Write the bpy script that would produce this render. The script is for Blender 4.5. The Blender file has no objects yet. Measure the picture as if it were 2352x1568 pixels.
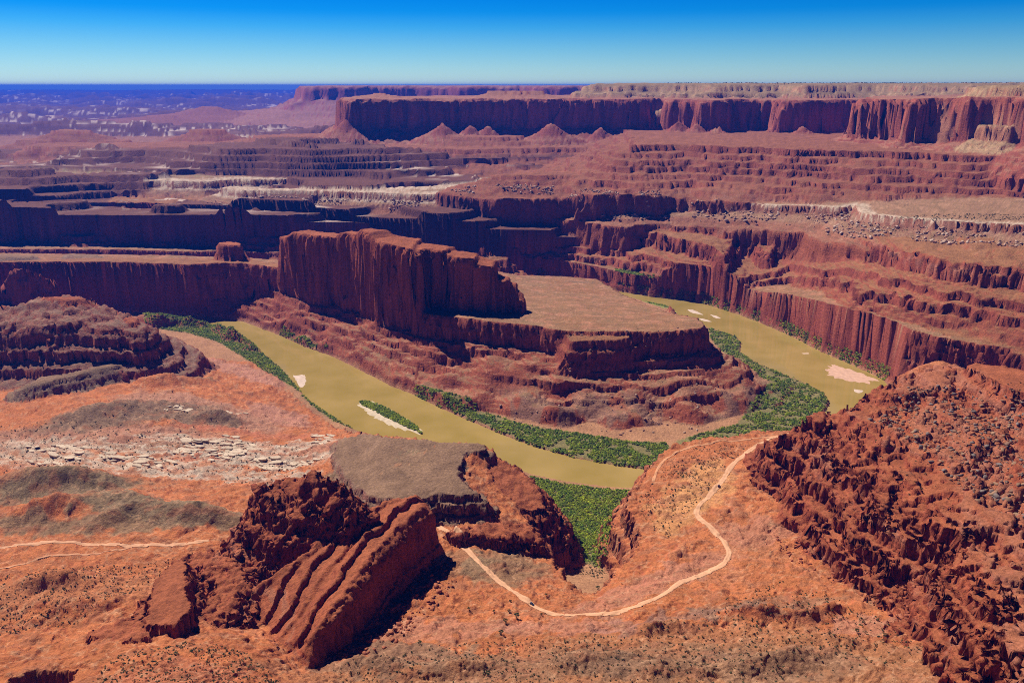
import bpy, bmesh, math, random
import numpy as np

# ------------------------------------------------------------------ camera, sky, sun, exposure
F = 1829.33; CX, CY = 1176.0, 784.0; CAMZ = 600.0          # a 28 mm lens on a rim 600 m above the river
PITCH = math.atan((CY - 197) / F); cp, sp = math.cos(PITCH), math.sin(PITCH)
SUN_AZ = math.radians(-42); SUN_EL = math.radians(49)       # ahead and to the left
SUN_DIR = (math.sin(SUN_AZ) * math.cos(SUN_EL), math.cos(SUN_AZ) * math.cos(SUN_EL), math.sin(SUN_EL))
sc = bpy.context.scene
COL = sc.collection
cam_d = bpy.data.cameras.new('camera'); cam = bpy.data.objects.new('camera', cam_d); COL.objects.link(cam)
cam_d.lens = 28; cam_d.sensor_width = 36; cam_d.clip_start = 1; cam_d.clip_end = 200000
cam.location = (0, 0, CAMZ); cam.rotation_euler = (math.pi / 2 - PITCH, 0, 0)
sc.camera = cam
w = bpy.data.worlds.new('World'); sc.world = w; w.use_nodes = True
nt = w.node_tree; nt.nodes.clear()
sky = nt.nodes.new('ShaderNodeTexSky'); sky.sky_type = 'NISHITA'; sky.sun_disc = False
sky.sun_elevation = SUN_EL; sky.sun_rotation = SUN_AZ; sky.altitude = 1800
sky.air_density = 1.0; sky.dust_density = 0.0; sky.ozone_density = 3.0
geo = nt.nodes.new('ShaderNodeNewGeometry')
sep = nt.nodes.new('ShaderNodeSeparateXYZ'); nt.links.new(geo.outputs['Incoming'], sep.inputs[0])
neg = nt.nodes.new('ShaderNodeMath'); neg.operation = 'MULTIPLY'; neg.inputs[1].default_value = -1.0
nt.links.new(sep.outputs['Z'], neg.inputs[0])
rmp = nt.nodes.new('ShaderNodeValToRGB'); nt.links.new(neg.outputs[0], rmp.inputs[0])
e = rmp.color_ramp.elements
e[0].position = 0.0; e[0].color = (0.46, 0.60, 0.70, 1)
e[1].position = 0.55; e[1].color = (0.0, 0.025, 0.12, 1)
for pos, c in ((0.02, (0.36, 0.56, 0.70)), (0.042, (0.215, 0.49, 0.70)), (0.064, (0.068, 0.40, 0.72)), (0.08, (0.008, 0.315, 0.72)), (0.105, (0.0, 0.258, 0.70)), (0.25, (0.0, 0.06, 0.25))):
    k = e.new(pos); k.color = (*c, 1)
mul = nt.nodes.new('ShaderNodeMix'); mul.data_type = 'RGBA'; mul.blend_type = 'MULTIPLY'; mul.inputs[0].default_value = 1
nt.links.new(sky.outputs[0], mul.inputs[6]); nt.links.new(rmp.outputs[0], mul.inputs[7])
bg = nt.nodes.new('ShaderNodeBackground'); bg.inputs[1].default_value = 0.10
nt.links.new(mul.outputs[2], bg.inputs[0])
out = nt.nodes.new('ShaderNodeOutputWorld'); nt.links.new(bg.outputs[0], out.inputs[0])
sd = bpy.data.lights.new('sun', 'SUN'); sd.energy = 5.0; sd.angle = math.radians(0.5); sd.color = (1.0, 0.95, 0.87)
so = bpy.data.objects.new('sun', sd); COL.objects.link(so)
so.rotation_euler = (math.pi / 2 - SUN_EL, 0, math.pi + -SUN_AZ) if False else (0, 0, 0)
from mathutils import Vector
so.rotation_euler = Vector(SUN_DIR).to_track_quat('Z', 'Y').to_euler()
sc.view_settings.view_transform = 'Standard'; sc.view_settings.look = 'None'
sc.view_settings.gamma = 1.0; sc.view_settings.exposure = 0.42; sc.view_settings.use_curve_mapping = False
sc.render.engine = 'CYCLES'
sc.cycles.use_denoising = False; sc.cycles.filter_width = 1.0
sc.cycles.max_bounces = 5; sc.cycles.diffuse_bounces = 1; sc.cycles.volume_bounces = 0

rng = random.Random(7); nrs = np.random.RandomState(11)

# ------------------------------------------------------------------ helpers: places, noise, rasters
def P(px, py, z):
    """plan position of the point of height z that the survey photo shows at px, py"""
    a = (px - CX) / F; b = (CY - py) / F
    t = (z - CAMZ) / (-sp + b * cp)
    return (a * t, (cp + b * sp) * t)
def C(px, R, z):
    """plan position at bearing px and forward distance R"""
    D = R * cp + (CAMZ - z) * sp
    return (D * (px - CX) / F, R)

def _h(ix, iy, iz, seed):
    h = (ix.astype(np.uint32) * np.uint32(374761393) + iy.astype(np.uint32) * np.uint32(668265263)
         + np.uint32((seed * 974634781) & 0xffffffff))
    if iz is not None:
        h = h + iz.astype(np.uint32) * np.uint32(2246822519)
    h = (h ^ (h >> np.uint32(13))) * np.uint32(1274126177)
    return h ^ (h >> np.uint32(16))
_G = np.stack([np.cos(np.arange(64) * 2 * np.pi / 64), np.sin(np.arange(64) * 2 * np.pi / 64)], 1).astype(np.float32)
def n2(x, y, seed=0):
    """2D gradient noise, about -1..1"""
    x = np.asarray(x, np.float64); y = np.asarray(y, np.float64)
    fx = np.floor(x); fy = np.floor(y); ix = fx.astype(np.int64); iy = fy.astype(np.int64)
    dx = (x - fx).astype(np.float32); dy = (y - fy).astype(np.float32)
    u = dx * dx * dx * (dx * (dx * 6 - 15) + 10); v = dy * dy * dy * (dy * (dy * 6 - 15) + 10)
    def g(ox, oy):
        k = (_h(ix + ox, iy + oy, None, seed) & np.uint32(63)).astype(np.int64)
        return _G[k, 0] * (dx - ox) + _G[k, 1] * (dy - oy)
    a = g(0, 0); b = g(1, 0); c = g(0, 1); d = g(1, 1)
    return ((a + u * (b - a)) * (1 - v) + (c + u * (d - c)) * v) * 1.5
_G3 = nrs.normal(size=(128, 3)).astype(np.float32); _G3 /= np.linalg.norm(_G3, axis=1)[:, None]
def n3(x, y, z, seed=0):
    f = [np.floor(v) for v in (x, y, z)]; i = [v.astype(np.int64) for v in f]
    d = [(a - b).astype(np.float32) for a, b in zip((x, y, z), f)]
    s = [t * t * (3 - 2 * t) for t in d]
    r = None
    for ox in (0, 1):
        wx = s[0] if ox else 1 - s[0]
        for oy in (0, 1):
            wy = s[1] if oy else 1 - s[1]
            for oz in (0, 1):
                k = (_h(i[0] + ox, i[1] + oy, i[2] + oz, seed) & np.uint32(127)).astype(np.int64)
                v = (_G3[k, 0] * (d[0] - ox) + _G3[k, 1] * (d[1] - oy) + _G3[k, 2] * (d[2] - oz)) * (wx * wy * (s[2] if oz else 1 - s[2]))
                r = v if r is None else r + v
    return r * 1.5
def fbm(x, y, o=4, seed=0, g=0.5):
    r = 0; a = 1.0; f = 1.0
    for k in range(o):
        r = r + a * n2(x * f + 17.3 * k, y * f - 9.1 * k, seed + k); a *= g; f *= 2.03
    return r
def worley(x, y, z, seed=0):
    """distances to the two nearest scattered points and a value of the nearest cell"""
    f = [np.floor(v) for v in (x, y, z)]; i = [v.astype(np.int64) for v in f]
    d = [(a - b).astype(np.float32) for a, b in zip((x, y, z), f)]
    f1 = np.full(x.shape, 9, np.float32); f2 = f1.copy(); cv = np.zeros(x.shape, np.float32)
    for ox in (-1, 0, 1):
        for oy in (-1, 0, 1):
            for oz in (-1, 0, 1):
                h = _h(i[0] + ox, i[1] + oy, i[2] + oz, seed)
                a = (h & np.uint32(1023)).astype(np.float32) / 1023; b = ((h >> np.uint32(10)) & np.uint32(1023)).astype(np.float32) / 1023
                c = ((h >> np.uint32(20)) & np.uint32(1023)).astype(np.float32) / 1023
                q = (ox + a - d[0]) ** 2 + (oy + b - d[1]) ** 2 + (oz + c - d[2]) ** 2
                f2 = np.minimum(f2, np.maximum(f1, q)); cv = np.where(q < f1, ((h * np.uint32(2654435761)) >> np.uint32(16)).astype(np.float32) / 65535, cv); f1 = np.minimum(f1, q)
    return np.sqrt(f1), np.sqrt(f2), cv
def ss(t):
    t = np.clip(t, 0, 1); return t * t * (3 - 2 * t)
def lin(t): return np.clip(t, 0, 1)

class Raster:
    def __init__(s, x0, y0, dx, a): s.x0, s.y0, s.dx, s.a = x0, y0, dx, a.astype(np.float32)
    def __call__(s, X, Y):
        u = np.clip((X - s.x0) / s.dx, 0, s.a.shape[1] - 1.001); v = np.clip((Y - s.y0) / s.dx, 0, s.a.shape[0] - 1.001)
        i = u.astype(np.int64); j = v.astype(np.int64); u = (u - i).astype(np.float32); v = (v - j).astype(np.float32)
        a = s.a
        return (a[j, i] * (1 - u) + a[j, i + 1] * u) * (1 - v) + (a[j + 1, i] * (1 - u) + a[j + 1, i + 1] * u) * v
def sdf_pts(poly, X, Y):
    n = len(poly); d2 = np.full(X.shape, 1e18); ins = np.zeros(X.shape, bool)
    for k in range(n):
        x1, y1 = poly[k]; x2, y2 = poly[(k + 1) % n]
        ex, ey = x2 - x1, y2 - y1
        L = ex * ex + ey * ey + 1e-9
        t = np.clip(((X - x1) * ex + (Y - y1) * ey) / L, 0, 1)
        d2 = np.minimum(d2, (X - x1 - t * ex) ** 2 + (Y - y1 - t * ey) ** 2)
        if y1 != y2:
            c = ((y1 > Y) != (y2 > Y)) & (X < (x2 - x1) * (Y - y1) / (y2 - y1) + x1)
            ins ^= c
    d = np.sqrt(d2)
    return np.where(ins, -d, d)
def line_dist(pl, X, Y):
    d2 = np.full(X.shape, 1e18)
    for (x1, y1), (x2, y2) in zip(pl[:-1], pl[1:]):
        ex, ey = x2 - x1, y2 - y1; L = ex * ex + ey * ey + 1e-9
        t = np.clip(((X - x1) * ex + (Y - y1) * ey) / L, 0, 1)
        d2 = np.minimum(d2, (X - x1 - t * ex) ** 2 + (Y - y1 - t * ey) ** 2)
    return np.sqrt(d2)
def raster(fn, x0, x1, y0, y1, dx):
    xs = np.arange(x0, x1 + dx, dx); ys = np.arange(y0, y1 + dx, dx)
    X, Y = np.meshgrid(xs, ys)
    return Raster(x0, y0, dx, fn(X, Y))
def rbf(pts):
    """a smooth sheet through (x, y, z) points"""
    p = np.array(pts, float); n = len(p)
    A = np.sqrt(((p[:, None, :2] - p[None, :, :2]) ** 2).sum(2))
    M = np.zeros((n + 1, n + 1)); M[:n, :n] = A - np.eye(n) * 6.0; M[:n, n] = 1; M[n, :n] = 1
    wgt = np.linalg.solve(M, np.append(p[:, 2], 0))
    def f(X, Y):
        r = np.full(X.shape, wgt[n])
        for k in range(n):
            r += wgt[k] * np.sqrt((X - p[k, 0]) ** 2 + (Y - p[k, 1]) ** 2)
        return r
    return f

# ------------------------------------------------------------------ the landforms: rim outlines, tops and the steps of their slopes
PRIMS = []
def ledges(d0, length, drop, n, cl=0.42, w=3.0):
    r = []
    for k in range(n):
        s = length / n; a = d0 + k * s
        r.append((drop / n * cl, a, w)); r.append((drop / n * (1 - cl), a + w, s - w))
    return r
def landform(name, verts, z, steps, extra=(), ctrl=(), A=8., S=40., L=3., fl=3., fs=14., top=(1.2, 60.), cols=None, dome=0.0, scarp=None, cliff_to=26.):
    """verts: rim points (px, py[, z]) or ('r', px, R[, z]); extra: plan points that close it; ctrl: more (px, py, z) of the top"""
    poly = []; tp = []
    for v in verts:
        if v[0] == 'r':
            zz = v[3] if len(v) > 3 else z; q = C(v[1], v[2], zz)
        else:
            zz = v[2] if len(v) > 2 else z; q = P(v[0], v[1], zz)
        poly.append(q); tp.append((q[0], q[1], zz))
    for c in ctrl:
        q = P(*c); tp.append((q[0], q[1], c[2]))
    for q in extra: poly.append(q)
    dend = max(a + b for _, a, b in steps); rest = max(20.0, (z if z else 150) - sum(h for h, _, _ in steps)); tail = 2.2
    reach = dend + min(rest / tail, 900 if z < 330 else 1500) + 2.5 * A + L + 20
    xs = [q[0] for q in poly]; ys = [q[1] for q in poly]
    x0, x1, y0, y1 = min(xs) - reach, max(xs) + reach, min(ys) - reach, max(ys) + reach
    x0, x1, y1 = max(x0, -9000), min(x1, 9000), min(y1, 16000) if name not in ('horizon_plateau', 'far_mountain') else y1
    if name in ('horizon_plateau', 'far_mountain'):
        x0, x1 = min(xs) - reach, max(xs) + reach
    dx = max(2.0, max(x1 - x0, y1 - y0) / 520)
    sd_ = raster(lambda X, Y: sdf_pts(poly, X, Y), x0, x1, y0, y1, dx)
    zs = [t[2] for t in tp]
    if max(zs) - min(zs) > 0.5:
        T = raster(rbf(tp), x0, x1, y0, y1, dx * 2)
    else:
        T = None
    PRIMS.append(dict(name=name, sd=sd_, T=T, z=z, dend=dend, tail=tail, steps=steps, A=A, S=S, L=L, fl=fl, fs=fs, reach=reach, top=top,
                      bb=(x0, x1, y0, y1), id=len(PRIMS), cols=cols, dome=dome, poly=poly, scarp=scarp, cliff_to=cliff_to))
    return PRIMS[-1]

def prim_eval(p, X, Y):
    """height of one landform at X, Y (flat arrays); -999 where it does not reach"""
    z = np.full(X.shape, -999.0); dd = np.full(X.shape, 1e4)
    x0, x1, y0, y1 = p['bb']
    m = np.nonzero((X > x0) & (X < x1) & (Y > y0) & (Y < y1))[0]
    if len(m) == 0: return z, dd
    d0 = p['sd'](X[m], Y[m]); k = d0 < p['reach']; m = m[k]; d0 = d0[k]
    if len(m) == 0: return z, dd
    x = X[m]; y = Y[m]
    t = p['T'](x, y) if p['T'] is not None else np.full(x.shape, p['z'], float)
    near = d0 > -3 * p['A'] - 30
    d = d0.astype(float).copy()
    i = p['id'] * 5
    S, fs = p['S'], p['fs']
    xn, yn = x[near], y[near]
    big = fbm(xn / S / 2.2, yn / S / 2.2, 3, 100 + i) * p['A']
    bil = (np.abs(n2(xn / fs, yn / fs, 300 + i)) * 2 - 0.6) + 0.5 * (np.abs(n2(xn / fs * 2.3, yn / fs * 2.3, 301 + i)) * 2 - 0.6)
    dn = d0[near] + big; flut = bil * p['fl']
    if p.get('to_river'):
        rv_ = np.maximum(RIV(xn, yn), 0.0); e_ = np.maximum(dn - 16, 0.0)
        dn = np.where(dn > 16, np.maximum(dn, 16 + 172 * e_ / (e_ + rv_ + 2.0)), dn)
    fall = np.zeros(dn.shape)
    lay = n2(xn / S * 1.3, yn / S * 1.3, 400 + i) * p['L']
    lay2 = n2(xn / S * 2.9 + 7, yn / S * 2.9, 401 + i) * p['L']
    for j, (h, a, b) in enumerate(p['steps']):
        c, s_ = math.cos(j * 2.4), math.sin(j * 2.4)
        off = (lay * c + lay2 * s_) * min(1.0, 0.25 + a / 40.0)
        q = (dn + off + flut * (1.0 if a < p['cliff_to'] else 0.3) - a) / b
        if 2 < j and b < 6 and a > 20 and h < 12:              # a thin ledge comes and goes along the slope
            h = h * np.clip(0.95 + 1.2 * n2(xn / S / 1.6 + 3.7 * j, yn / S / 1.6, 450 + i), 0.25, 1.8)
        fall += h * (lin(q) if b > 9 else ss(q))
    fall += np.maximum(dn - p['dend'], 0) * p['tail']
    d[near] = dn + flut
    hh = t.copy()
    am, sc_ = p['top']
    hh += am * fbm(x / sc_, y / sc_, 3, 500 + i)
    if p['scarp']:                                           # low broken ledges that wander over the top
        sa, ssz = p['scarp']; kk = d < 2
        f_ = fbm(x[kk] / ssz, y[kk] / ssz, 4, 520 + i, 0.55)
        g_ = n2(x[kk] / ssz / 3, y[kk] / ssz / 3, 530 + i)
        hh[kk] += sa * (ss((f_ - 0.28) / 0.05) + ss((f_ + 0.05) / 0.04) * (g_ > -0.2) + ss((f_ + 0.42) / 0.05)) - sa * 1.6
    if p['dome']: hh += p['dome'] * (1 - np.exp(np.minimum(d, 0) / 60.0))
    hh[near] -= fall
    z[m] = hh; dd[m] = d
    return z, dd

# --- colours (linear albedo): flat, slope, cliff
ORANGE = ((0.50, 0.165, 0.06), (0.45, 0.132, 0.05), (0.36, 0.105, 0.05))
CRAG = ((0.36, 0.108, 0.045), (0.35, 0.098, 0.042), (0.31, 0.075, 0.034))
BENCH = ((0.32, 0.14, 0.06), (0.32, 0.092, 0.044), (0.29, 0.07, 0.038))
GREY = ((0.27, 0.155, 0.09), (0.27, 0.17, 0.11), (0.26, 0.11, 0.075))
KNOLL = ((0.27, 0.15, 0.095), (0.29, 0.12, 0.075), (0.32, 0.085, 0.045))
WHITE = ((0.34, 0.18, 0.10), (0.27, 0.115, 0.07), (0.28, 0.10, 0.06))
HILL = ((0.29, 0.11, 0.055), (0.27, 0.08, 0.042), (0.22, 0.058, 0.034))
MESA = ((0.36, 0.16, 0.09), (0.29, 0.08, 0.045), (0.34, 0.092, 0.05))
BUFF = ((0.30, 0.19, 0.095), (0.44, 0.27, 0.14), (0.36, 0.15, 0.08))
BASIN = ((0.16, 0.065, 0.04), (0.15, 0.055, 0.035), (0.11, 0.04, 0.027))

# far to near
landform('horizon_plateau', [('r', -400, 39000), ('r', 200, 37000), ('r', 700, 39000), ('r', 1200, 39000), ('r', 2700, 40000)], 395,
         [(60, 0, 900), (90, 900, 2500), (200, 3400, 2500)], extra=[(33000, 46000), (-33000, 46000)], A=500, S=1500, L=300, fl=0, top=(40, 3500.), cols=BASIN)
landform('far_mountain', [('r', 15, 42000), ('r', 60, 42000), ('r', 60, 43000), ('r', 15, 43000)], 560,
         [(120, 0, 1200), (90, 1200, 2600), (400, 3800, 3000)], A=300, S=2000, L=300, fl=0, cols=BASIN)
landform('back_plateau', [('r', 690, 9200), ('r', 720, 8900), ('r', 800, 8800), ('r', 900, 9000), ('r', 1017, 9100), ('r', 1100, 8800), ('r', 1180, 9000), ('r', 1284, 8700), ('r', 1400, 8600), ('r', 1550, 8500)], 598,
         [(12, 0, 20), (16, 40, 30), (105, 75, 60), (90, 140, 230), (18, 380, 25), (30, 420, 250), (20, 700, 30), (40, 740, 400), (20, 1150, 30), (45, 1200, 500), (300, 1750, 900)],
         extra=[(2500, 13000), (-2000, 12500)], A=110, S=260, L=40, fl=30, fs=130, cols=MESA, top=(5, 500.))
landform('far_butte', [('r', 463, 8800), ('r', 503, 8700), ('r', 500, 9000), ('r', 465, 9050)], 386,
         [(18, 0, 30), (40, 40, 200), (14, 250, 30), (30, 300, 300), (14, 620, 30), (30, 680, 500), (60, 1200, 600)], A=60, S=200, L=60, fl=10, fs=90, cols=HILL)
landform('far_butte', [('r', 330, 8200), ('r', 400, 8100), ('r', 395, 8350), ('r', 335, 8400)], 318,
         [(22, 0, 30), (30, 40, 200), (14, 250, 30), (60, 300, 700)], A=60, S=200, L=60, fl=10, fs=90, cols=HILL)
landform('upper_tier', [('r', 1351, 4750), ('r', 1450, 4650), ('r', 1568, 4600), ('r', 1650, 4550), ('r', 1750, 4500), ('r', 1790, 4700), ('r', 1850, 4450), ('r', 1950, 4550), ('r', 2050, 4600), ('r', 2110, 4400), ('r', 2250, 4300), ('r', 2500, 4200)], 612,
         [(9, -130, 110), (8, -40, 34), (24, 0, 14), (10, 20, 40), (30, 70, 20), (60, 100, 200)], extra=[(4200, 6500), (1500, 7500), (700, 6000)],
         A=60, S=150, L=14, fl=12, fs=60, top=(5, 120.), cols=BUFF)
landform('mesa', [('r', 786, 4560), ('r', 790, 4330), ('r', 817, 4180), ('r', 860, 4240), ('r', 1001, 4330), ('r', 1150, 4370), ('r', 1284, 4320), ('r', 1400, 4260), ('r', 1468, 4220), ('r', 1488, 4400), ('r', 1525, 4430), ('r', 1545, 4160), ('r', 1600, 4070), ('r', 1640, 3990), ('r', 1655, 4000), ('r', 1665, 4110), ('r', 1720, 4140), ('r', 1780, 4100), ('r', 1800, 3950), ('r', 1850, 3900), ('r', 1870, 3960), ('r', 1900, 4050), ('r', 1975, 4080)], 536,
         [(7, 0, 6), (6, 10, 8), (126, 20, 16), (10, 38, 8), (34, 48, 75), (5, 125, 6), (30, 132, 110), (8, 250, 8), (28, 260, 160), (200, 430, 400)],
         extra=[(2400, 4300), (3200, 5500), (900, 6300), (-700, 5400)], A=22, S=110, L=22, fl=7, fs=46, top=(3, 130.), cols=MESA)
landform('mesa_cap', [('r', 1119, 4620), ('r', 1180, 4600), ('r', 1215, 4610), ('r', 1248, 4640), ('r', 1240, 4750), ('r', 1125, 4750)], 572,
         [(14, 0, 8), (20, 10, 110), (250, 125, 40)], A=8, S=60, L=4, fl=4, fs=25, top=(0.8, 40.), cols=MESA)
landform('mesa_cap', [('r', 858, 4560), ('r', 885, 4560), ('r', 885, 4600), ('r', 858, 4600)], 561,
         [(6, 0, 6), (18, 8, 160), (250, 170, 40)], A=5, S=60, L=4, fl=3, fs=25, top=(0.8, 40.), cols=MESA)
CONE = [(44, 0, 62), (6, 64, 5), (34, 70, 80), (8, 152, 6), (40, 160, 120), (60, 280, 160)]
for (cx_, cr, cz) in [(798, 4170, 440), (1015, 4120, 424), (1080, 4220, 405), (1120, 4230, 402), (1267, 4100, 426), (1380, 4180, 398), (1560, 4020, 432), (1600, 3960, 425), (1648, 3880, 418), (1771, 4000, 400), (1846, 3790, 424), (905, 4180, 386), (1450, 4080, 390), (1500, 4150, 400)]:
    landform('talus_cone', [('r', cx_ - 2, cr + 4), ('r', cx_ + 2, cr + 4), ('r', cx_ + 2, cr - 4), ('r', cx_ - 2, cr - 4)], cz, CONE, A=7, S=30, L=7, fl=5, fs=16, top=(2., 20.), cols=MESA)
landform('sandstone_dome', [('r', 2228, 3000), ('r', 2260, 2900), ('r', 2330, 2820), ('r', 2450, 2700), ('r', 2600, 2600)], 600,
         [(8, -60, 50), (9, -8, 8), (14, 5, 12), (12, 24, 10), (30, 40, 60)], extra=[(2600, 3500), (2000, 3600)], A=20, S=60, L=8, fl=6, fs=30, top=(4, 60.), cols=BUFF)
landform('wall_mesa', [('r', 1985, 3500, 548), ('r', 1972, 3400, 548), ('r', 1978, 3270, 549), ('r', 2015, 3200, 550), ('r', 2060, 3150, 551), ('r', 2098, 3060, 553), ('r', 2106, 2960, 556), ('r', 2150, 2960, 558), ('r', 2190, 2900, 560), ('r', 2235, 2790, 563), ('r', 2280, 2790, 564), ('r', 2310, 2710, 565), ('r', 2370, 2640, 567), ('r', 2480, 2450, 567), ('r', 2620, 2300, 567)], 556,
         [(8, 0, 4), (7, 7, 6), (118, 16, 10), (14, 30, 10), (30, 42, 80), (7, 125, 6), (40, 135, 60), (200, 200, 60)],
         extra=[(2700, 4300), (1900, 4300)], A=15, S=60, L=14, fl=16, fs=32, top=(4, 90.), cols=MESA)
landform('rock_shelf', [('r', 2245, 2735), ('r', 2270, 2700), ('r', 2320, 2630), ('r', 2345, 2630), ('r', 2335, 2690), ('r', 2260, 2770)], 476,
         [(44, 0, 8), (40, 10, 60)], A=4, S=30, L=2, fl=6, fs=14, top=(2, 30.), cols=BUFF)
# ledged hills
landform('ledged_hill', [('r', 70, 3900), ('r', 150, 3840), ('r', 300, 3820), ('r', 420, 3850), ('r', 533, 3830), ('r', 700, 3800), ('r', 880, 3780), ('r', 1000, 3720), ('r', 1090, 3680), ('r', 1180, 3720), ('r', 1270, 3800), ('r', 1400, 3800), ('r', 1600, 3700)], 325,
         [(15, 0, 4), (6, 5, 40), (12, 48, 4), (5, 53, 40), (11, 95, 4), (5, 100, 50), (9, 150, 4), (13, 155, 110), (150, 330, 40)], extra=[C(1700, 4600, 325), C(560, 4500, 325), C(500, 4250, 325), C(85, 4150, 325)],
         A=32, S=90, L=26, fl=9, fs=26, top=(2.5, 90.), cols=HILL)
landform('ledged_hill', [('r', 570, 4230), ('r', 620, 4120), ('r', 700, 4080), ('r', 784, 4080), ('r', 838, 4100), ('r', 850, 4180)], 357,
         [(11, 0, 4), (14, 6, 70), (8, 80, 4), (60, 85, 120)], extra=[C(860, 4300, 357), C(700, 4400, 357)], A=12, S=50, L=10, fl=5, fs=22, top=(2, 60.), cols=HILL)
landform('ledged_hill', [('r', 985, 4080), ('r', 1030, 4000), ('r', 1090, 3980), ('r', 1150, 3980), ('r', 1196, 4020)], 362,
         [(12, 0, 4), (12, 6, 60), (9, 70, 4), (10, 76, 60), (8, 140, 4), (40, 146, 120)], extra=[C(1205, 4150, 362), C(980, 4150, 362)], A=9, S=50, L=8, fl=5, fs=22, top=(2, 60.), cols=HILL)
landform('ledged_hill', [('r', 112, 4560), ('r', 150, 4500), ('r', 206, 4500), ('r', 215, 4600), ('r', 150, 4700)], 364,
         [(14, 0, 5), (30, 6, 90), (14, 100, 6), (20, 110, 130), (10, 245, 6), (80, 255, 260)], A=14, S=70, L=14, fl=5, fs=24, cols=HILL)
landform('ledged_hill', [('r', 30, 4420), ('r', 120, 4380), ('r', 290, 4380), ('r', 300, 4560), ('r', 60, 4600)], 318,
         [(14, 0, 5), (30, 6, 90), (80, 100, 300)], A=20, S=70, L=14, fl=5, fs=24, cols=HILL)
landform('ledged_hill', [('r', 430, 4700), ('r', 470, 4640), ('r', 512, 4660), ('r', 520, 4760), ('r', 460, 4800)], 361,
         [(16, 0, 5), (30, 6, 90), (12, 100, 6), (20, 110, 130), (10, 245, 6), (80, 255, 260)], A=14, S=70, L=14, fl=5, fs=24, cols=HILL)
landform('ledged_slope', [(1456, 334), (1568, 333), (1700, 337), (1800, 341), (1901, 345), (2025, 349), (2130, 353), (2250, 357), (2352, 360), (2520, 362)], 388,
         [(19, 0, 4), (6, 5, 60), (13, 66, 4), (5, 71, 60), (15, 134, 5), (4, 140, 34), (16, 176, 6), (5, 183, 60), (13, 245, 4), (5, 250, 60), (11, 312, 4), (5, 317, 50), (9, 370, 4), (12, 375, 80), (160, 458, 40)],
         extra=[(2300, 4500), (600, 4300)], A=38, S=80, L=20, fl=7, fs=38, top=(3, 60.), cols=HILL, cliff_to=400)
landform('ledged_slope', [('r', 1128, 2930), ('r', 1180, 2900), ('r', 1284, 2900), ('r', 1350, 2880), ('r', 1400, 2900)], 294,
         [(10, 0, 4), (8, 6, 40), (9, 50, 4), (7, 56, 50), (7, 110, 4), (18, 115, 80), (150, 200, 30)], extra=[C(1500, 3100, 294), C(1370, 3080, 294), C(1200, 3000, 294)], A=9, S=50, L=8, fl=4, fs=20, top=(2, 40.), cols=HILL)
# the pale rim and the terraces below it
landform('pale_rim_terrace', [(-400, 404, 252), (-100, 408, 252), (0, 409, 252), (80, 410, 252), (167, 409, 251), (333, 415, 250), (467, 418, 248), (540, 413, 244), (700, 411, 240), (850, 412, 238), (984, 411, 236), (1085, 412, 235), (1105, 419, 234), (1000, 426, 234), (800, 431, 236), (620, 431, 238), (530, 428, 239), (508, 432, 239), (553, 437, 238), (660, 438, 236), (784, 441, 233), (951, 447, 230), (1117, 447, 228), (1234, 451, 226), (1304, 453, 226), (1351, 458, 228), (1451, 466, 232), (1484, 461, 234), (1568, 464, 238), (1695, 468, 245), (1928, 477, 262), (1965, 470, 266), (1975, 485, 266), (1990, 494, 268), (2068, 501, 276), (2201, 510, 287), (2352, 518, 294), (2550, 530, 300)], 240,
         [(14, 0, 4), (9, 5, 16), (18, 24, 60), (5, 85, 3), (12, 89, 40), (180, 132, 60)], extra=[(1700, 1900), (4200, 4500), (3500, 7500), C(560, 6500, 240), C(500, 5000, 240), C(0, 4750, 240), (-2900, 4700)],
         ctrl=[(1300, 400, 240), (300, 380, 255), (2200, 470, 292)],
         A=12, S=70, L=8, fl=5, fs=17, top=(1.2, 120.), cols=WHITE)
landform('canyon_terrace', [(-400, 500, 182), (0, 500, 182), (120, 496, 182), (200, 500, 182), (330, 493, 182), (400, 497, 181), (480, 492, 180), (560, 500, 178), (700, 510, 172), (900, 520, 156), (1020, 530, 140), (1085, 546, 126), (1112, 558, 120), (1130, 552, 124), (1145, 533, 136), (1185, 520, 142), (1212, 517, 144), (1228, 522, 144), (1330, 523, 147), (1450, 531, 154), (1560, 546, 160), (1640, 563, 158), (1664, 590, 140), (1672, 562, 156), (1690, 540, 164), (1725, 534, 168), (1752, 556, 158), (1758, 588, 138), (1770, 568, 150), (1792, 554, 168), (1850, 549, 186), (1950, 556, 212), (2050, 570, 230), (2100, 581, 240), (2140, 585, 245), (2200, 596, 246), (2280, 609, 246), (2352, 619, 245), (2550, 650, 245)], 180,
         [(6, 0, 3), (9, 5, 4), (22, 11, 5), (9, 17, 56), (15, 74, 4), (5, 79, 22), (18, 102, 4), (9, 107, 24), (7, 132, 3), (10, 136, 30), (70, 168, 40)], extra=[(1800, 1450), (4200, 4000), (3500, 7000), (-4500, 7000), (-3400, 3000)],
         ctrl=[(300, 470, 200), (700, 475, 190), (1100, 495, 172), (1350, 500, 176), (1500, 505, 184), (1800, 520, 205), (2000, 535, 238), (2200, 545, 256), (2350, 560, 262)],
         A=15, S=60, L=15, fl=9, fs=22, top=(2.5, 50.), cols=BENCH, scarp=(2.2, 70), cliff_to=60)
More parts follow.
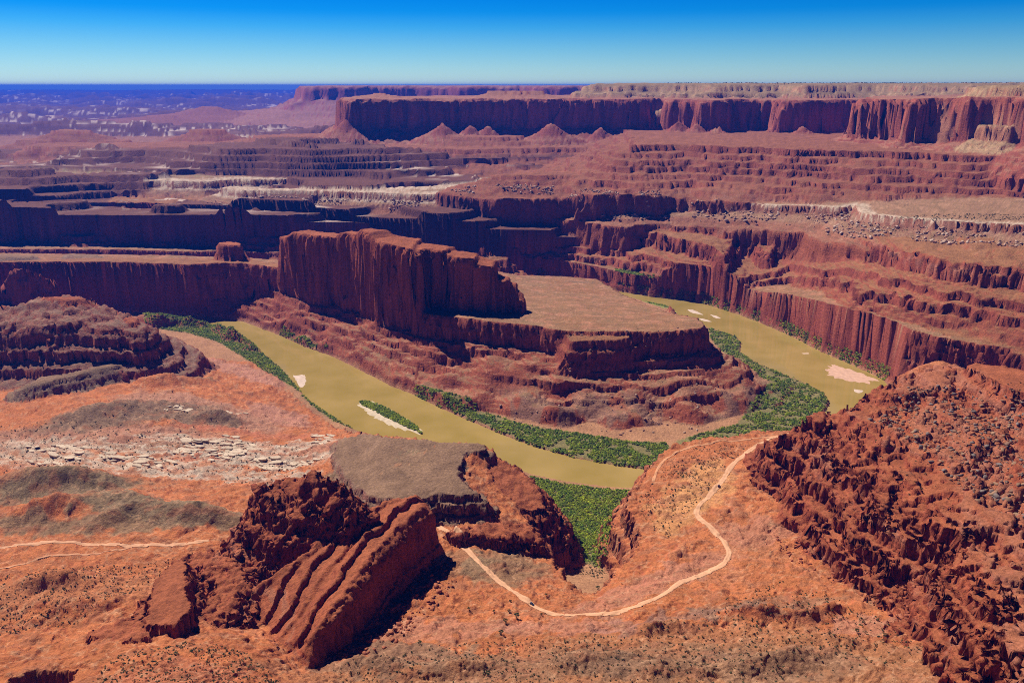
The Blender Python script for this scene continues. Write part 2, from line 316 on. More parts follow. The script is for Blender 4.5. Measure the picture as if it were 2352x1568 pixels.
landform('river_bench', [(-500, 570, 112), (0, 571, 110), (120, 572, 107), (300, 574, 102), (420, 577, 97), (640, 580, 90), (900, 588, 74), (1130, 600, 62), (1195, 601, 60), (1205, 607, 58), (1240, 605, 58), (1300, 615, 56), (1400, 626, 55), (1500, 636, 55), (1590, 643, 57), (1602, 640, 58), (1680, 655, 66), (1750, 672, 76), (1850, 696, 104), (1950, 721, 124), (2050, 749, 126), (2150, 771, 126), (2250, 789, 126), (2352, 804, 126), (2550, 836, 126)], 100,
         [(12, 0, 3), (16, 4, 4), (30, 9, 6), (28, 16, 6), (14, 23, 8), (16, 32, 12), (24, 44, 14)], extra=[(1900, 1300), (4200, 3500), (3500, 6500), (-4500, 6500), (-3500, 2500)],
         ctrl=[(1517, 612, 62), (1240, 578, 64), (560, 562, 95), (1750, 625, 78), (1900, 663, 110), (2120, 722, 124)],
         A=6, S=46, L=4, fl=5, fs=12, top=(1.2, 70.), cols=BENCH)
# the peninsula with its fin
PEN = landform('peninsula', [(-500, 630, 128), (-150, 622, 128), (0, 615, 128), (60, 618, 128), (150, 611, 128), (230, 602, 128), (300, 601, 127), (420, 609, 126), (500, 603, 126), (560, 606, 126), (640, 626, 125), (700, 647, 125), (800, 662, 125), (880, 692, 125), (985, 722, 125), (1050, 729, 125), (1120, 736, 125), (1200, 746, 125), (1300, 759, 125), (1400, 761, 125), (1500, 763, 125), (1560, 758, 124), (1610, 753, 123), (1621, 743, 122), (1600, 729, 114), (1562, 724, 105), (1500, 706, 86), (1440, 681, 60), (1400, 657, 46), (1370, 641, 42), (1290, 634, 42), (1200, 632, 46), (1150, 624, 56), (1000, 612, 76), (800, 602, 92), (640, 597, 102), (500, 590, 110), (300, 585, 116), (0, 580, 118), (-500, 590, 118)], 125,
         [(8, 0, 3), (12, 4, 4), (26, 9, 6), (7, 16, 20), (9, 38, 3), (7, 41, 26), (8, 68, 3), (7, 71, 28), (9, 100, 3), (7, 103, 30), (7, 135, 3), (9, 138, 36), (40, 182, 60)],
         ctrl=[(1196, 716, 122), (1300, 700, 108), (1400, 722, 112), (1450, 740, 118)], A=6, S=44, L=5, fl=4, fs=13, top=(1.0, 60.), cols=BENCH)
PEN['to_river'] = True
landform('peninsula_wall', [(-500, 634, 140), (-150, 624, 140), (0, 615, 140), (60, 618, 140), (150, 612, 140), (230, 603, 139), (300, 602, 138), (420, 609, 138), (500, 603, 138), (560, 605, 138), (640, 614, 138), (650, 606, 134), (560, 596, 134), (300, 592, 134), (0, 600, 134), (-500, 612, 134)], 138,
         [(12, 0, 3), (16, 4, 5), (34, 10, 6), (36, 17, 7), (40, 25, 9), (60, 36, 10)], A=6, S=40, L=4, fl=4, fs=15, top=(1.2, 40.), cols=BENCH, cliff_to=60)
landform('ledge_stack', [(1225, 650, 52), (1300, 646, 50), (1366, 652, 50), (1372, 644, 50), (1300, 640, 50), (1235, 642, 52)], 66, [(6, -30, 30), (8, 0, 4), (60, 5, 40)], A=4, S=24, L=2, fl=2, fs=9, cols=GREY)
landform('sandstone_fin', [(646, 630, 125), (700, 648, 125), (800, 664, 125), (880, 694, 125), (960, 716, 125), (985, 700, 125), (1060, 710, 125), (1120, 713, 125), (1196, 718, 122), (1204, 712, 122), (1180, 702, 122), (1120, 698, 124), (1020, 686, 125), (880, 674, 125), (780, 646, 125), (650, 617, 125)], 0,
         [(5, -5, 2), (9, 0, 2), (40, 2, 3), (60, 5, 4), (60, 8, 4), (60, 11, 6)], A=6, S=40, L=4, fl=5, fs=22, top=(1.2, 24.), cols=CRAG, cliff_to=40)
fin = PRIMS[-1]
FINP = [P(a_, b_, 125) + (c_,) for a_, b_, c_ in [(640, 620, 186), (658, 626, 190), (664, 628, 226), (682, 634, 230), (690, 638, 246), (756, 648, 248), (800, 655, 250), (808, 657, 262), (850, 664, 266), (866, 668, 280), (900, 676, 280), (912, 680, 268), (960, 690, 262), (966, 690, 255), (1040, 690, 252), (1048, 691, 245), (1096, 700, 240), (1104, 700, 232), (1134, 705, 224), (1142, 705, 196), (1168, 706, 190), (1176, 706, 178), (1198, 712, 150)]]
def crest(X, Y, pts=FINP):
    """height of the crest line at the nearest point of it"""
    best = np.full(X.shape, 1e18); zz = np.zeros(X.shape)
    for (x1, y1, z1), (x2, y2, z2) in zip(pts[:-1], pts[1:]):
        ex, ey = x2 - x1, y2 - y1; t = np.clip(((X - x1) * ex + (Y - y1) * ey) / (ex * ex + ey * ey), 0, 1)
        q = (X - x1 - t * ex) ** 2 + (Y - y1 - t * ey) ** 2; k = q < best
        best = np.where(k, q, best); zz = np.where(k, z1 + t * (z2 - z1), zz)
    return zz
fin['T'] = raster(crest, *fin['bb'], 2.0)
landform('rock_tower', [(506, 604, 125), (535, 606, 125), (560, 607, 125), (558, 599, 125), (530, 596, 125), (508, 598, 125)], 178, [(8, 0, 4), (20, 5, 5), (30, 12, 8)], A=3, S=20, L=2, fl=3, fs=9, cols=CRAG)
landform('ledge_stack', [(180, 598, 128), (230, 600, 128), (225, 590, 128), (150, 588, 128)], 136, [(5, 0, 3), (3, 4, 6), (5, 11, 3), (60, 15, 12)], A=4, S=20, L=2, fl=2, fs=9, cols=GREY)
landform('ledge_stack', [(-60, 600, 130), (70, 596, 130), (80, 590, 130), (-60, 588, 130)], 136, [(5, 0, 3), (3, 4, 6), (5, 11, 3), (60, 15, 12)], A=4, S=20, L=2, fl=2, fs=9, cols=GREY)
landform('ledge_stack', [(1290, 760, 118), (1340, 754, 120), (1420, 756, 120), (1450, 776, 116), (1400, 782, 116), (1310, 786, 114)], 118, [(14, 0, 3), (6, 4, 10), (12, 14, 4), (90, 18, 40)], A=3, S=20, L=3, fl=2, fs=10, cols=BENCH)
landform('left_knoll', [(-300, 775, 150), (-100, 765, 142), (0, 757, 142), (100, 750, 144), (200, 752, 142), (280, 757, 138), (322, 762, 134), (334, 742, 140), (300, 722, 148), (250, 705, 158), (205, 688, 168), (150, 679, 172), (90, 683, 168), (30, 702, 160), (-100, 720, 160), (-300, 735, 155)], 150,
         [(9, 0, 3), (6, 4, 10), (14, 15, 4), (6, 20, 14), (18, 34, 4), (9, 39, 26), (12, 66, 4), (8, 70, 25), (100, 96, 70)],
         A=7, S=34, L=5, fl=3.5, fs=11, top=(1.5, 18.), cols=KNOLL, scarp=(4.0, 40), cliff_to=60)
landform('knoll_cap', [(95, 684, 172), (130, 680, 174), (180, 680, 174), (205, 688, 172), (150, 690, 172)], 181, [(5, 0, 2.5), (3, 3, 5), (6, 9, 3), (20, 13, 25)], A=3, S=14, L=2, fl=2, fs=7, cols=CRAG)
landform('rock_tower', [(286, 728, 150), (306, 726, 150), (320, 732, 148), (312, 742, 146), (290, 740, 146)], 168, [(6, -3, 3), (14, 1, 3), (24, 6, 5), (30, 12, 8)], A=2, S=10, L=1, fl=2, fs=6, cols=CRAG)
landform('low_ridge', [(30, 893, 80), (100, 865, 84), (200, 845, 84), (275, 830, 82), (288, 836, 80), (200, 857, 80), (100, 882, 80), (40, 902, 78)], 82, [(5, 0, 3), (4, 4, 10), (8, 15, 4), (60, 20, 60)], A=4, S=24, L=3, fl=2, fs=8, cols=GREY)

# --- the near side of the river
NEAR = [(-500, 775, 6), (0, 740, 5), (240, 738, 4), (340, 748, 5), (480, 768, 6), (560, 800, 6), (625, 850, 6), (680, 915, 6), (730, 955, 7), (765, 978, 12), (778, 986, 40), (800, 990, 84), (835, 993, 114), (900, 1003, 124), (1000, 1012, 128), (1100, 1018, 128), (1128, 1032, 122), (1110, 1070, 116), (1150, 1130, 104), (1190, 1165, 96), (1215, 1205, 90), (1240, 1245, 86), (1257, 1280, 86), (1290, 1310, 88), (1303, 1338, 90), (1328, 1360, 86), (1362, 1367, 84), (1392, 1346, 88), (1412, 1320, 90), (1440, 1290, 92), (1455, 1265, 92), (1474, 1232, 92), (1470, 1200, 91), (1440, 1174, 90), (1456, 1123, 93), (1482, 1090, 96), (1502, 1064, 99), (1522, 1036, 101), (1556, 1019, 103), (1610, 1008, 104), (1700, 996, 104), (1830, 984, 104)]
NC_ = [(450, 835, 22), (560, 885, 26), (650, 960, 32), (400, 850, 34), (300, 905, 56), (420, 895, 58), (520, 935, 52), (640, 1000, 52), (720, 990, 48), (150, 925, 68), (0, 930, 68), (250, 965, 76), (60, 990, 80), (350, 1020, 84), (550, 1040, 82), (700, 1060, 80), (0, 1080, 92), (100, 1100, 95), (400, 1100, 90), (600, 1120, 90), (200, 1205, 108), (0, 1205, 106), (450, 1205, 108), (0, 1255, 107), (200, 1248, 107), (400, 1243, 107), (470, 1240, 108), (520, 1200, 105),
       (100, 1320, 116), (260, 1330, 118), (0, 1400, 128), (150, 1430, 132), (60, 1500, 146), (200, 1500, 160), (450, 1440, 154), (330, 1500, 180), (600, 1510, 162), (480, 1470, 168), (660, 1560, 172), (450, 1567, 214), (250, 1567, 198), (450, 1680, 250), (180, 1560, 172), (545, 1450, 140), (480, 1380, 128), (0, 1600, 168),
       (870, 1070, 118), (960, 1100, 122), (1040, 1100, 122), (790, 1080, 104), (760, 1030, 92), (1012, 1207, 99), (1060, 1245, 99), (1100, 1300, 101), (1200, 1375, 106), (1222, 1388, 107), (1300, 1410, 110), (1420, 1405, 112), (1550, 1350, 112), (1650, 1295, 111), (1672, 1268, 111), (1600, 1180, 108), (1660, 1080, 106), (1750, 1015, 105), (1280, 1350, 96), (1440, 1350, 104), (1500, 1300, 106),
       (720, 1540, 128), (800, 1480, 118), (900, 1350, 106), (1000, 1280, 99), (900, 1470, 124), (820, 1560, 140), (1000, 1500, 130), (1100, 1450, 118), (1300, 1490, 130), (1500, 1480, 134), (1700, 1450, 132), (1900, 1400, 132), (1000, 1567, 148), (1300, 1567, 154), (1600, 1567, 158), (1900, 1567, 160), (2100, 1567, 166), (1800, 1250, 113), (1780, 1120, 108), (1900, 1330, 122), (2050, 1450, 142), (1300, 1700, 176), (2000, 1700, 180), (700, 1700, 190)]
near_poly = [P(*v) for v in NEAR] + [(400, 985), (470, 1005), (640, 1040), (900, 1060), (1500, 1060), (1500, 150), (-1800, 150), (-1800, 1500)]
near_ctrl = [P(*v) + (v[2],) for v in NEAR + NC_] + [(600, 900, 150), (900, 1200, 120), (1200, 800, 180), (900, 400, 220), (-900, 900, 105), (-1200, 1200, 60), (-900, 500, 180), (700, 600, 170), (0, 200, 260), (600, 200, 300), (-600, 200, 300)]
G = raster(rbf(near_ctrl), -1800, 1500, 150, 1700, 7.0)
NEARP = landform('near_bench', [(0, 800), (10, 800), (10, 810)], 0, [(7, 0, 3), (16, 3, 4), (3, 8, 8), (22, 16, 5), (4, 22, 10), (24, 32, 6), (30, 40, 18), (60, 58, 40)], A=4, S=26, L=4, fl=3, fs=9, cols=ORANGE)
NEARP['poly'] = near_poly
NEARP['bb'] = (-1800, 1500, 150, 1700)
NEARP['sd'] = raster(lambda X, Y: sdf_pts(near_poly, X, Y), -1800, 1500, 150, 1700, 4.0)
NEARP['T'] = G; NEARP['top'] = (1.4, 34.)
NEARP['scarp'] = (1.3, 60)
STEP3 = [(6, 0, 2.5), (3, 3, 6), (12, 9, 3), (4, 13, 7), (14, 21, 4), (3, 26, 7), (22, 34, 6), (40, 42, 30)]
landform('grey_hill', [(835, 993, 120), (900, 1003, 128), (1000, 1012, 131), (1100, 1018, 131), (1127, 1031, 129), (1066, 1040, 130), (1046, 1086, 128), (1066, 1110, 127), (1106, 1134, 127), (1040, 1136, 127), (1000, 1134, 126), (940, 1150, 127), (850, 1140, 122), (790, 1100, 112), (765, 1050, 106), (775, 1010, 108)], 126, STEP3, A=2.5, S=22, L=3, fl=2, fs=9, top=(1.6, 30.), cols=GREY)
landform('river_crag', [(1126, 1040, 112), (1165, 1062, 110), (1195, 1080, 104), (1225, 1108, 100), (1247, 1134, 98), (1252, 1168, 92), (1215, 1175, 92), (1170, 1155, 98), (1130, 1135, 106), (1100, 1115, 110), (1070, 1085, 114)], 105, STEP3, A=3, S=20, L=4, fl=3, fs=8, top=(2.5, 14.), cols=CRAG)
landform('river_crag', [(1030, 1212, 114), (1090, 1204, 112), (1137, 1192, 112), (1190, 1194, 110), (1232, 1206, 106), (1246, 1245, 98), (1215, 1244, 100), (1170, 1232, 106), (1100, 1230, 110), (1050, 1225, 112)], 110, [(5, -4, 4), (18, 1, 5), (6, 8, 6), (40, 16, 9)], A=3, S=16, L=3, fl=3, fs=9, top=(3, 12.), cols=CRAG)
landform('red_crag', [(592, 1114, 188), (640, 1090, 202), (700, 1082, 206), (760, 1083, 206), (795, 1108, 200), (830, 1156, 186), (800, 1186, 182), (720, 1194, 180), (640, 1192, 178), (578, 1172, 178)], 190,
         [(6, -6, 6), (8, 0, 3), (6, 4, 7), (14, 11, 4), (5, 16, 6), (16, 22, 4), (6, 27, 7), (18, 35, 4), (10, 40, 8), (18, 50, 5), (40, 56, 25)], A=7, S=26, L=5, fl=4, fs=11, top=(2.5, 16.), cols=CRAG, scarp=(4, 22), cliff_to=60)
SLAB = landform('red_crag', [(955, 1130, 158), (984, 1172, 152), (900, 1242, 158), (830, 1326, 160), (766, 1402, 160), (716, 1472, 150), (704, 1528, 137), (640, 1485, 134), (562, 1424, 129), (550, 1392, 132), (600, 1330, 150), (700, 1258, 162), (800, 1188, 168), (880, 1142, 166)], 155,
         [(3, -6, 6), (6, 0, 4), (34, 3, 5), (20, 10, 8), (40, 20, 12)], A=5.0, S=34, L=3, fl=2, fs=14, top=(1.6, 14.), cols=CRAG)
landform('red_crag', [(430, 1284, 160), (424, 1330, 170), (436, 1394, 172), (402, 1432, 170), (334, 1442, 162), (338, 1400, 164), (346, 1360, 162), (372, 1312, 160), (402, 1287, 160)], 160, [(20, 0, 3), (6, 4, 7), (22, 11, 4), (40, 16, 20)], A=3, S=18, L=3, fl=2, fs=8, top=(1.2, 20.), cols=CRAG)
landform('red_crag', [(334, 1384, 154), (300, 1420, 156), (250, 1436, 152), (204, 1452, 148), (226, 1478, 152), (300, 1474, 162), (340, 1452, 166)], 156, [(12, 0, 3), (5, 4, 6), (16, 10, 4), (40, 15, 20)], A=4, S=14, L=3, fl=3, fs=8, top=(2.5, 12.), cols=CRAG)
landform('red_crag', [(430, 1272, 128), (480, 1266, 130), (540, 1284, 142), (560, 1326, 148), (545, 1400, 146), (510, 1440, 148), (480, 1424, 148), (490, 1350, 142), (460, 1300, 134)], 142, [(5, 0, 3), (4, 4, 6), (8, 10, 4), (40, 16, 25)], A=5, S=12, L=3, fl=3, fs=7, top=(4, 12.), cols=CRAG)
landform('boulder_crag', [(1850, 964, 190), (1886, 940, 197), (1955, 932, 200), (1962, 922, 204), (2030, 888, 208), (2085, 860, 212), (2112, 850, 214), (2150, 838, 220), (2352, 880, 226), (2600, 900, 240), (2700, 1500, 250), (2400, 1640, 228), (2352, 1530, 222), (2305, 1455, 216), (2262, 1365, 208), (2182, 1315, 200), (2205, 1225, 204), (2110, 1190, 200), (2040, 1140, 198), (1990, 1090, 200), (1948, 1060, 198), (1925, 1010, 196), (1900, 975, 194)], 200,
         [(5, -14, 5), (7, 0, 3), (6, 4, 8), (13, 12, 4), (5, 17, 9), (14, 27, 4), (5, 32, 10), (14, 43, 4), (6, 48, 12), (16, 61, 5), (6, 67, 14), (60, 82, 40)], ctrl=[(2200, 1000, 218), (2300, 1100, 222), (2200, 1110, 212), (2050, 1030, 206)],
         A=17, S=34, L=8, fl=6, fs=13, top=(2.5, 26.), cols=CRAG, scarp=(5.5, 46), cliff_to=60)
landform('crag_rim', [(2222, 842, 236), (2235, 832, 240), (2300, 838, 244), (2352, 848, 248), (2500, 860, 255), (2550, 960, 255), (2380, 905, 246), (2340, 900, 244), (2290, 880, 242), (2250, 862, 240)], 244, [(10, 0, 3), (3, 4, 6), (9, 10, 4), (40, 15, 30)], A=3, S=16, L=2, fl=3, fs=8, top=(1.2, 20.), cols=CRAG)
landform('red_knob', [(2115, 838, 218), (2150, 822, 222), (2180, 826, 222), (2170, 842, 220)], 231, [(8, -6, 14), (10, 8, 12), (20, 20, 20)], A=3, S=16, L=2, fl=1, fs=8, cols=ORANGE)

# --- the river
R_OUT = [(-700, 735), (-200, 733), (0, 731), (200, 729), (330, 737), (420, 742), (480, 750), (530, 765), (572, 788), (612, 818), (650, 852), (682, 888), (697, 908), (718, 928), (752, 952), (790, 977), (822, 994), (900, 1014), (1000, 1034), (1110, 1054), (1190, 1077), (1215, 1089), (1300, 1106), (1400, 1119), (1480, 1122), (1560, 1142), (1700, 1120), (1850, 1062), (1960, 985), (2010, 930), (2046, 893), (2030, 873), (1990, 852), (1930, 826), (1880, 804), (1820, 773), (1760, 746), (1700, 723), (1640, 704), (1590, 691), (1500, 682), (1420, 669), (1370, 656), (1300, 643), (1230, 636), (1000, 625), (700, 607), (300, 590), (-500, 590)]
R_IN = [(-500, 600), (300, 600), (700, 618), (1000, 637), (1200, 646), (1300, 655), (1390, 668), (1450, 684), (1500, 700), (1540, 712), (1566, 728), (1600, 742), (1640, 757), (1660, 762), (1690, 773), (1702, 786), (1699, 808), (1740, 836), (1800, 861), (1860, 886), (1893, 906), (1903, 926), (1885, 958), (1830, 1000), (1740, 1044), (1620, 1074), (1500, 1079), (1420, 1069), (1320, 1051), (1230, 1026), (1150, 996), (1080, 966), (1010, 936), (950, 906), (900, 886), (830, 851), (760, 816), (700, 796), (640, 769), (560, 739), (500, 729), (420, 723), (300, 717), (0, 714), (-300, 714), (-700, 714)]
river_poly = [P(x, y, 0) for x, y in R_OUT + R_IN]
RIV = raster(lambda X, Y: sdf_pts(river_poly, X, Y), -1900, 1500, 950, 2900, 4.0)
FLOOR = raster(rbf([P(1350, 1130, 2) + (2,), P(1250, 1120, 2) + (2,), P(1430, 1150, 2) + (2,), P(1330, 1250, 8) + (8,), P(1400, 1250, 8) + (8,), P(1360, 1320, 20) + (20,), P(1350, 1362, 50) + (50,), P(1300, 1000, 3) + (3,), P(1800, 950, 3) + (3,), P(700, 850, 3) + (3,), P(1900, 800, 3) + (3,), P(1600, 900, 8) + (6,), (1400, 2400, 3), (-1800, 2400, 3)]), -1900, 1500, 600, 2900, 12.0)

ROADS = {
 'main': [(1008, 1205), (1030, 1224), (1060, 1250), (1100, 1294), (1150, 1337), (1187, 1365), (1225, 1389), (1262, 1404), (1310, 1411), (1370, 1411), (1430, 1403), (1480, 1388), (1530, 1362), (1575, 1332), (1620, 1312), (1655, 1297), (1672, 1279), (1672, 1258), (1655, 1232), (1625, 1204), (1603, 1184), (1602, 1168), (1622, 1143), (1650, 1115), (1672, 1082), (1700, 1052), (1733, 1024), (1780, 1004), (1832, 990)],
 'spur': [(1500, 1108), (1510, 1078), (1530, 1052), (1570, 1030), (1640, 1016), (1720, 1006), (1790, 1000)],
 'left': [(-220, 1258), (-60, 1256), (0, 1254), (90, 1249), (200, 1246), (260, 1248), (310, 1252), (380, 1250), (440, 1249), (480, 1244)],
 'left_low': [(-160, 1350), (-60, 1322), (0, 1306), (50, 1294), (100, 1282), (180, 1272), (250, 1266), (300, 1256)],
}
def ground_G(px, py):
    z = 110.0
    for _ in range(12):
        x, y = P(px, py, z); z = float(G(np.array([x]), np.array([y]))[0])
    return P(px, py, z)
def dense(pl, step=4.0):
    """a smooth line through plan points"""
    p = np.array(pl, float); q = np.vstack([2 * p[0] - p[1], p, 2 * p[-1] - p[-2]]); r = []
    for i in range(1, len(q) - 2):
        n = max(2, int(np.linalg.norm(q[i + 1] - q[i]) / step))
        for t in np.linspace(0, 1, n, endpoint=False):
            r.append(0.5 * ((2 * q[i]) + (-q[i - 1] + q[i + 1]) * t + (2 * q[i - 1] - 5 * q[i] + 4 * q[i + 1] - q[i + 2]) * t * t + (-q[i - 1] + 3 * q[i] - 3 * q[i + 1] + q[i + 2]) * t ** 3))
    r.append(p[-1]); return np.array(r)
road_pl = {k: dense([ground_G(*v) for v in pl]) for k, pl in ROADS.items()}
ROADD = raster(lambda X, Y: np.minimum.reduce([line_dist(pl[::3].tolist() + [pl[-1].tolist()], X, Y) for pl in road_pl.values()]), -900, 700, 480, 1100, 4.0)
slab_edge = [P(*v) for v in [(984, 1172, 152), (900, 1242, 158), (830, 1326, 160), (766, 1402, 160), (716, 1472, 158), (704, 1528, 150)]]
# low swells and hollows of the near ground: px, py, z, radii, height, turn
SWELLS = [(150, 1105, 100, 60, 26, 16, 0.2), (300, 1150, 105, 46, 22, 11, -0.4), (130, 1165, 105, 50, 22, 12, 0.5), (440, 1180, 108, 70, 20, 13, -0.2), (260, 1190, 106, 26, 16, 8, 0.9), (50, 1110, 95, 40, 22, 9, 0.3), (380, 880, 50, 70, 30, 14, 0.5), (250, 950, 70, 90, 40, 12, 0.6), (500, 960, 60, 50, 22, 10, 0.1), (120, 1340, 118, 40, 14, 9, 0.3), (200, 1400, 126, 44, 16, 8, 0.2), (90, 1400, 126, 30, 12, 6, 0.2),
          (1350, 1520, 145, 50, 14, 9, 0.2), (1750, 1420, 128, 50, 9, 8, -0.2), (1560, 1440, 125, 60, 8, 5, 0.1), (1500, 1540, 150, 40, 12, 6, 0), (1780, 1520, 150, 45, 12, 8, 0.3), (1900, 1470, 145, 30, 9, 5, 0), (870, 1530, 138, 40, 12, 9, -0.3), (1050, 1540, 142, 34, 10, 7, 0.2), (1900, 1410, 132, 26, 7, 6, 0.4), (1560, 1260, 108, 40, 14, 4, 0.8), (1780, 1180, 110, 34, 16, 3, 0.3)]
SW = []
for (px_, py_, z_, a, b, h, t) in SWELLS:
    q = P(px_, py_, z_); SW.append((q[0], q[1], a, b, h, t))
PIT = [P(*v) for v in [(36, 1530, 168), (70, 1516, 168), (110, 1522, 170), (172, 1526, 172), (160, 1567, 172), (150, 1680, 176), (-40, 1680, 172), (0, 1567, 168)]]
PITD = raster(lambda X, Y: sdf_pts(PIT, X, Y), -520, -200, 330, 620, 2.0)

def terrain(X, Y, want=False):
    """height, owner and rim distance of the whole place"""
    X = X.ravel().astype(float); Y = Y.ravel().astype(float); R = np.hypot(X, Y)
    z = np.full(X.shape, -999.0); own = np.full(X.shape, -1, np.int16); dist = np.full(X.shape, 1e4)
    far = Y > 2600
    if far.any():                                            # the basin of ledges and pale rims
        x = X[far]; y = Y[far]
        b = fbm(x / 2600, y / 1500, 4, 40) * 2.2 + 0.9 * fbm(x / 500, y / 300, 3, 44) * 0.35
        st = np.floor(b * 3); fr = b * 3 - st
        zz = 196 + 24 * (st + ss((fr - 0.82) / 0.12)) + 4 * fr - np.clip((y - 9000) / 9000, 0, 3) * 4
        zz += np.clip((y - 16000) / 9000, 0, 1) * np.clip(fbm(x / 900, y / 500, 3, 47), 0, 1) * 170
        z[far] = zz
    for p in PRIMS:
        zp, dp = prim_eval(p, X, Y)
        if p is NEARP:
            m = np.nonzero(zp > -900)[0]; x, y = X[m], Y[m]
            for (sx, sy, a, b, h, t) in SW:
                dx, dy = x - sx, y - sy; u = dx * math.cos(t) + dy * math.sin(t); v = -dx * math.sin(t) + dy * math.cos(t)
                q = (u / a) ** 2 + (v / b) ** 2
                zp[m] += 1.6 * h * np.exp(-q * 1.1)
            rd = ROADD(x, y)
            calm = ss((rd - 4) / 14.0)
            zp[m] += calm * (np.abs(fbm(x / 22, y / 30, 4, 60, 0.55)) * 3.4 - 1.2 + 1.0 * ss(np.abs(n2(x / 46, y / 34, 64)) / 0.10) - 1.0 + np.abs(n2(x / 7, y / 5, 65)) * 0.5)
            pd = PITD(x, y) + n2(x / 7, y / 7, 61) * 3
            zp[m] -= 34 * ss(-pd / 5.0) + 12 * ss(-pd / 40.0)
        if p is SLAB:
            m = np.nonzero(dp < 30)[0]
            if len(m):
                x, y = X[m], Y[m]
                u = line_dist(slab_edge, x, y) + n2(x / 34, y / 50, 62) * 7 + n2(x / 9, y / 16, 66) * 1.2
                u = u + 7 * n2(u / 23.0, y / 160, 67); gi = np.floor(u / 19.0); f = (u / 19.0) % 1.0; gr = 0.35 + ((_h(gi.astype(np.int64), gi.astype(np.int64) * 0, None, 68) & np.uint32(255)).astype(float) / 255) * 0.9
                zp[m] += np.where(dp[m] < 0, 6.5 * gr * (np.minimum(f / 0.16, (1 - f) / 0.84)) - 4 + np.clip(u - 24, 0, 40) * -0.12, 0) * ss((-dp[m]) / 8)
        better = zp > z
        z[better] = zp[better]; own[better] = p['id']; dist[better] = dp[better]
    # thin hard beds weather out of every slope as small ledges
    m = np.nonzero((dist > 3) & (own >= 0) & (own != NEARP['id']) & (Y < 7000))[0]
    if len(m):
        x, y, zz = X[m], Y[m], z[m]
        for (h, lo, hi, sd_) in ((4.4, 0, 2150, 600), (5.2, 1400, 3300, 605), (8.5, 2700, 9000, 610)):
            k = np.nonzero((y > lo) & (y < hi))[0]
            if len(k) == 0: continue
            xx, yy = x[k], y[k]
            w_ = ss((yy - lo) / 300.0) * ss((hi - yy) / 300.0) if lo else ss((hi - yy) / 300.0)
            t = (zz[k] + h * 1.6 * n2(xx / 190, yy / 190, sd_) + h * 0.35 * n2(xx / h / 6, yy / h / 6, sd_ + 1)) / h; f = t - np.floor(t)
            am = np.clip(0.65 + 1.2 * n2(xx / h / 16, yy / h / 16, sd_ + 2), 0.1, 1.0)
            zz[k] += w_ * am * h * (ss((f - 0.6) / 0.3) - f)
        z[m] = zz
    m = np.nonzero((own == NEARP['id']) & (Y > 840) & (X < -120))[0]
    if len(m):
        xx, yy = X[m], Y[m]; h = 2.4
        t = (z[m] + 4 * n2(xx / 120, yy / 120, 620) + 0.8 * n2(xx / 14, yy / 14, 621)) / h; f = t - np.floor(t)
        am = np.clip(0.6 + 1.3 * n2(xx / 50, yy / 40, 622), 0, 1) * ss((yy - 840) / 60) * ss((-120 - xx) / 60) * ss((ROADD(xx, yy) - 5) / 20)
        z[m] += am * h * (ss((f - 0.6) / 0.3) - f)
    near = (Y < 2900) & (np.abs(X) < 1900)
    if near.any():
        x, y = X[near], Y[near]
        rv = RIV(x, y); inr = (x < 1490) & (x > -1890) & (y > 955) & (y < 2890)
        rv = np.where(inr, rv, 400.)
        zz = z[near]; oo = own[near]; dd_ = dist[near]
        fl = np.maximum(FLOOR(x, y), 1.2) + np.clip(rv, 0, 20) * 0.06 + n2(x / 9, y / 9, 63) * 0.5
        m = (zz < fl) & (y > 600)
        zz = np.where(m, fl, zz); oo = np.where(m, -2, oo)
        lim = np.where(rv > -1, 0.5 + np.maximum(rv, 0) * 1.9, -0.5 + rv * 0.5)
        lim = np.where(rv > 14, 1e4, np.maximum(lim, -5))
        m = zz > lim
        zz = np.where(m, lim, zz); oo = np.where(m & (rv < 3), -2, oo)
        z[near] = zz; own[near] = oo
    return z, own, dist

# ------------------------------------------------------------------ one ground sheet, finer where slopes are steep, cut into its landforms
NCOL, NROW = 940, 1130
az = np.radians(np.linspace(-43, 43, NCOL))
r1 = 330 * np.exp(np.arange(0, math.log(6000 / 330), 0.0017)); r2 = 6000 * np.exp(np.arange(0, math.log(47000 / 6000), 0.009))
rf = np.concatenate([r1, r2])
RR, AA = np.meshgrid(rf, az, indexing='ij')
H0, _, _ = terrain(RR * np.sin(AA), RR * np.cos(AA)); H0 = H0.reshape(RR.shape)
dR = np.diff(RR, axis=0); dH = np.diff(H0, axis=0); Rm = 0.5 * (RR[1:] + RR[:-1])
dep = np.maximum((CAMZ - 0.5 * (H0[1:] + H0[:-1])) / Rm, 0.10)
wt = np.sqrt((dR * np.minimum(dep, 0.8)) ** 2 + (dH * 0.85) ** 2) / Rm
wt = np.minimum(wt, 0.02)
for K in (61, 31):                                           # neighbouring columns share their spacing
    pad = np.pad(wt, ((0, 0), (K // 2, K // 2)), 'edge'); cs = np.cumsum(np.pad(pad, ((0, 0), (1, 0))), axis=1); wt = (cs[:, K:] - cs[:, :-K]) / K
cum = np.vstack([np.zeros((1, NCOL)), np.cumsum(wt, axis=0)])
RQ = np.empty((NROW, NCOL))
for c in range(NCOL):
    RQ[:, c] = np.interp(np.linspace(0, cum[-1, c], NROW), cum[:, c], rf)
AQ = np.broadcast_to(az, RQ.shape)
X = RQ * np.sin(AQ); Y = RQ * np.cos(AQ)
Z, OWN, DIST = terrain(X, Y)
Z = Z.reshape(X.shape); OWN = OWN.reshape(X.shape); DIST = DIST.reshape(X.shape)
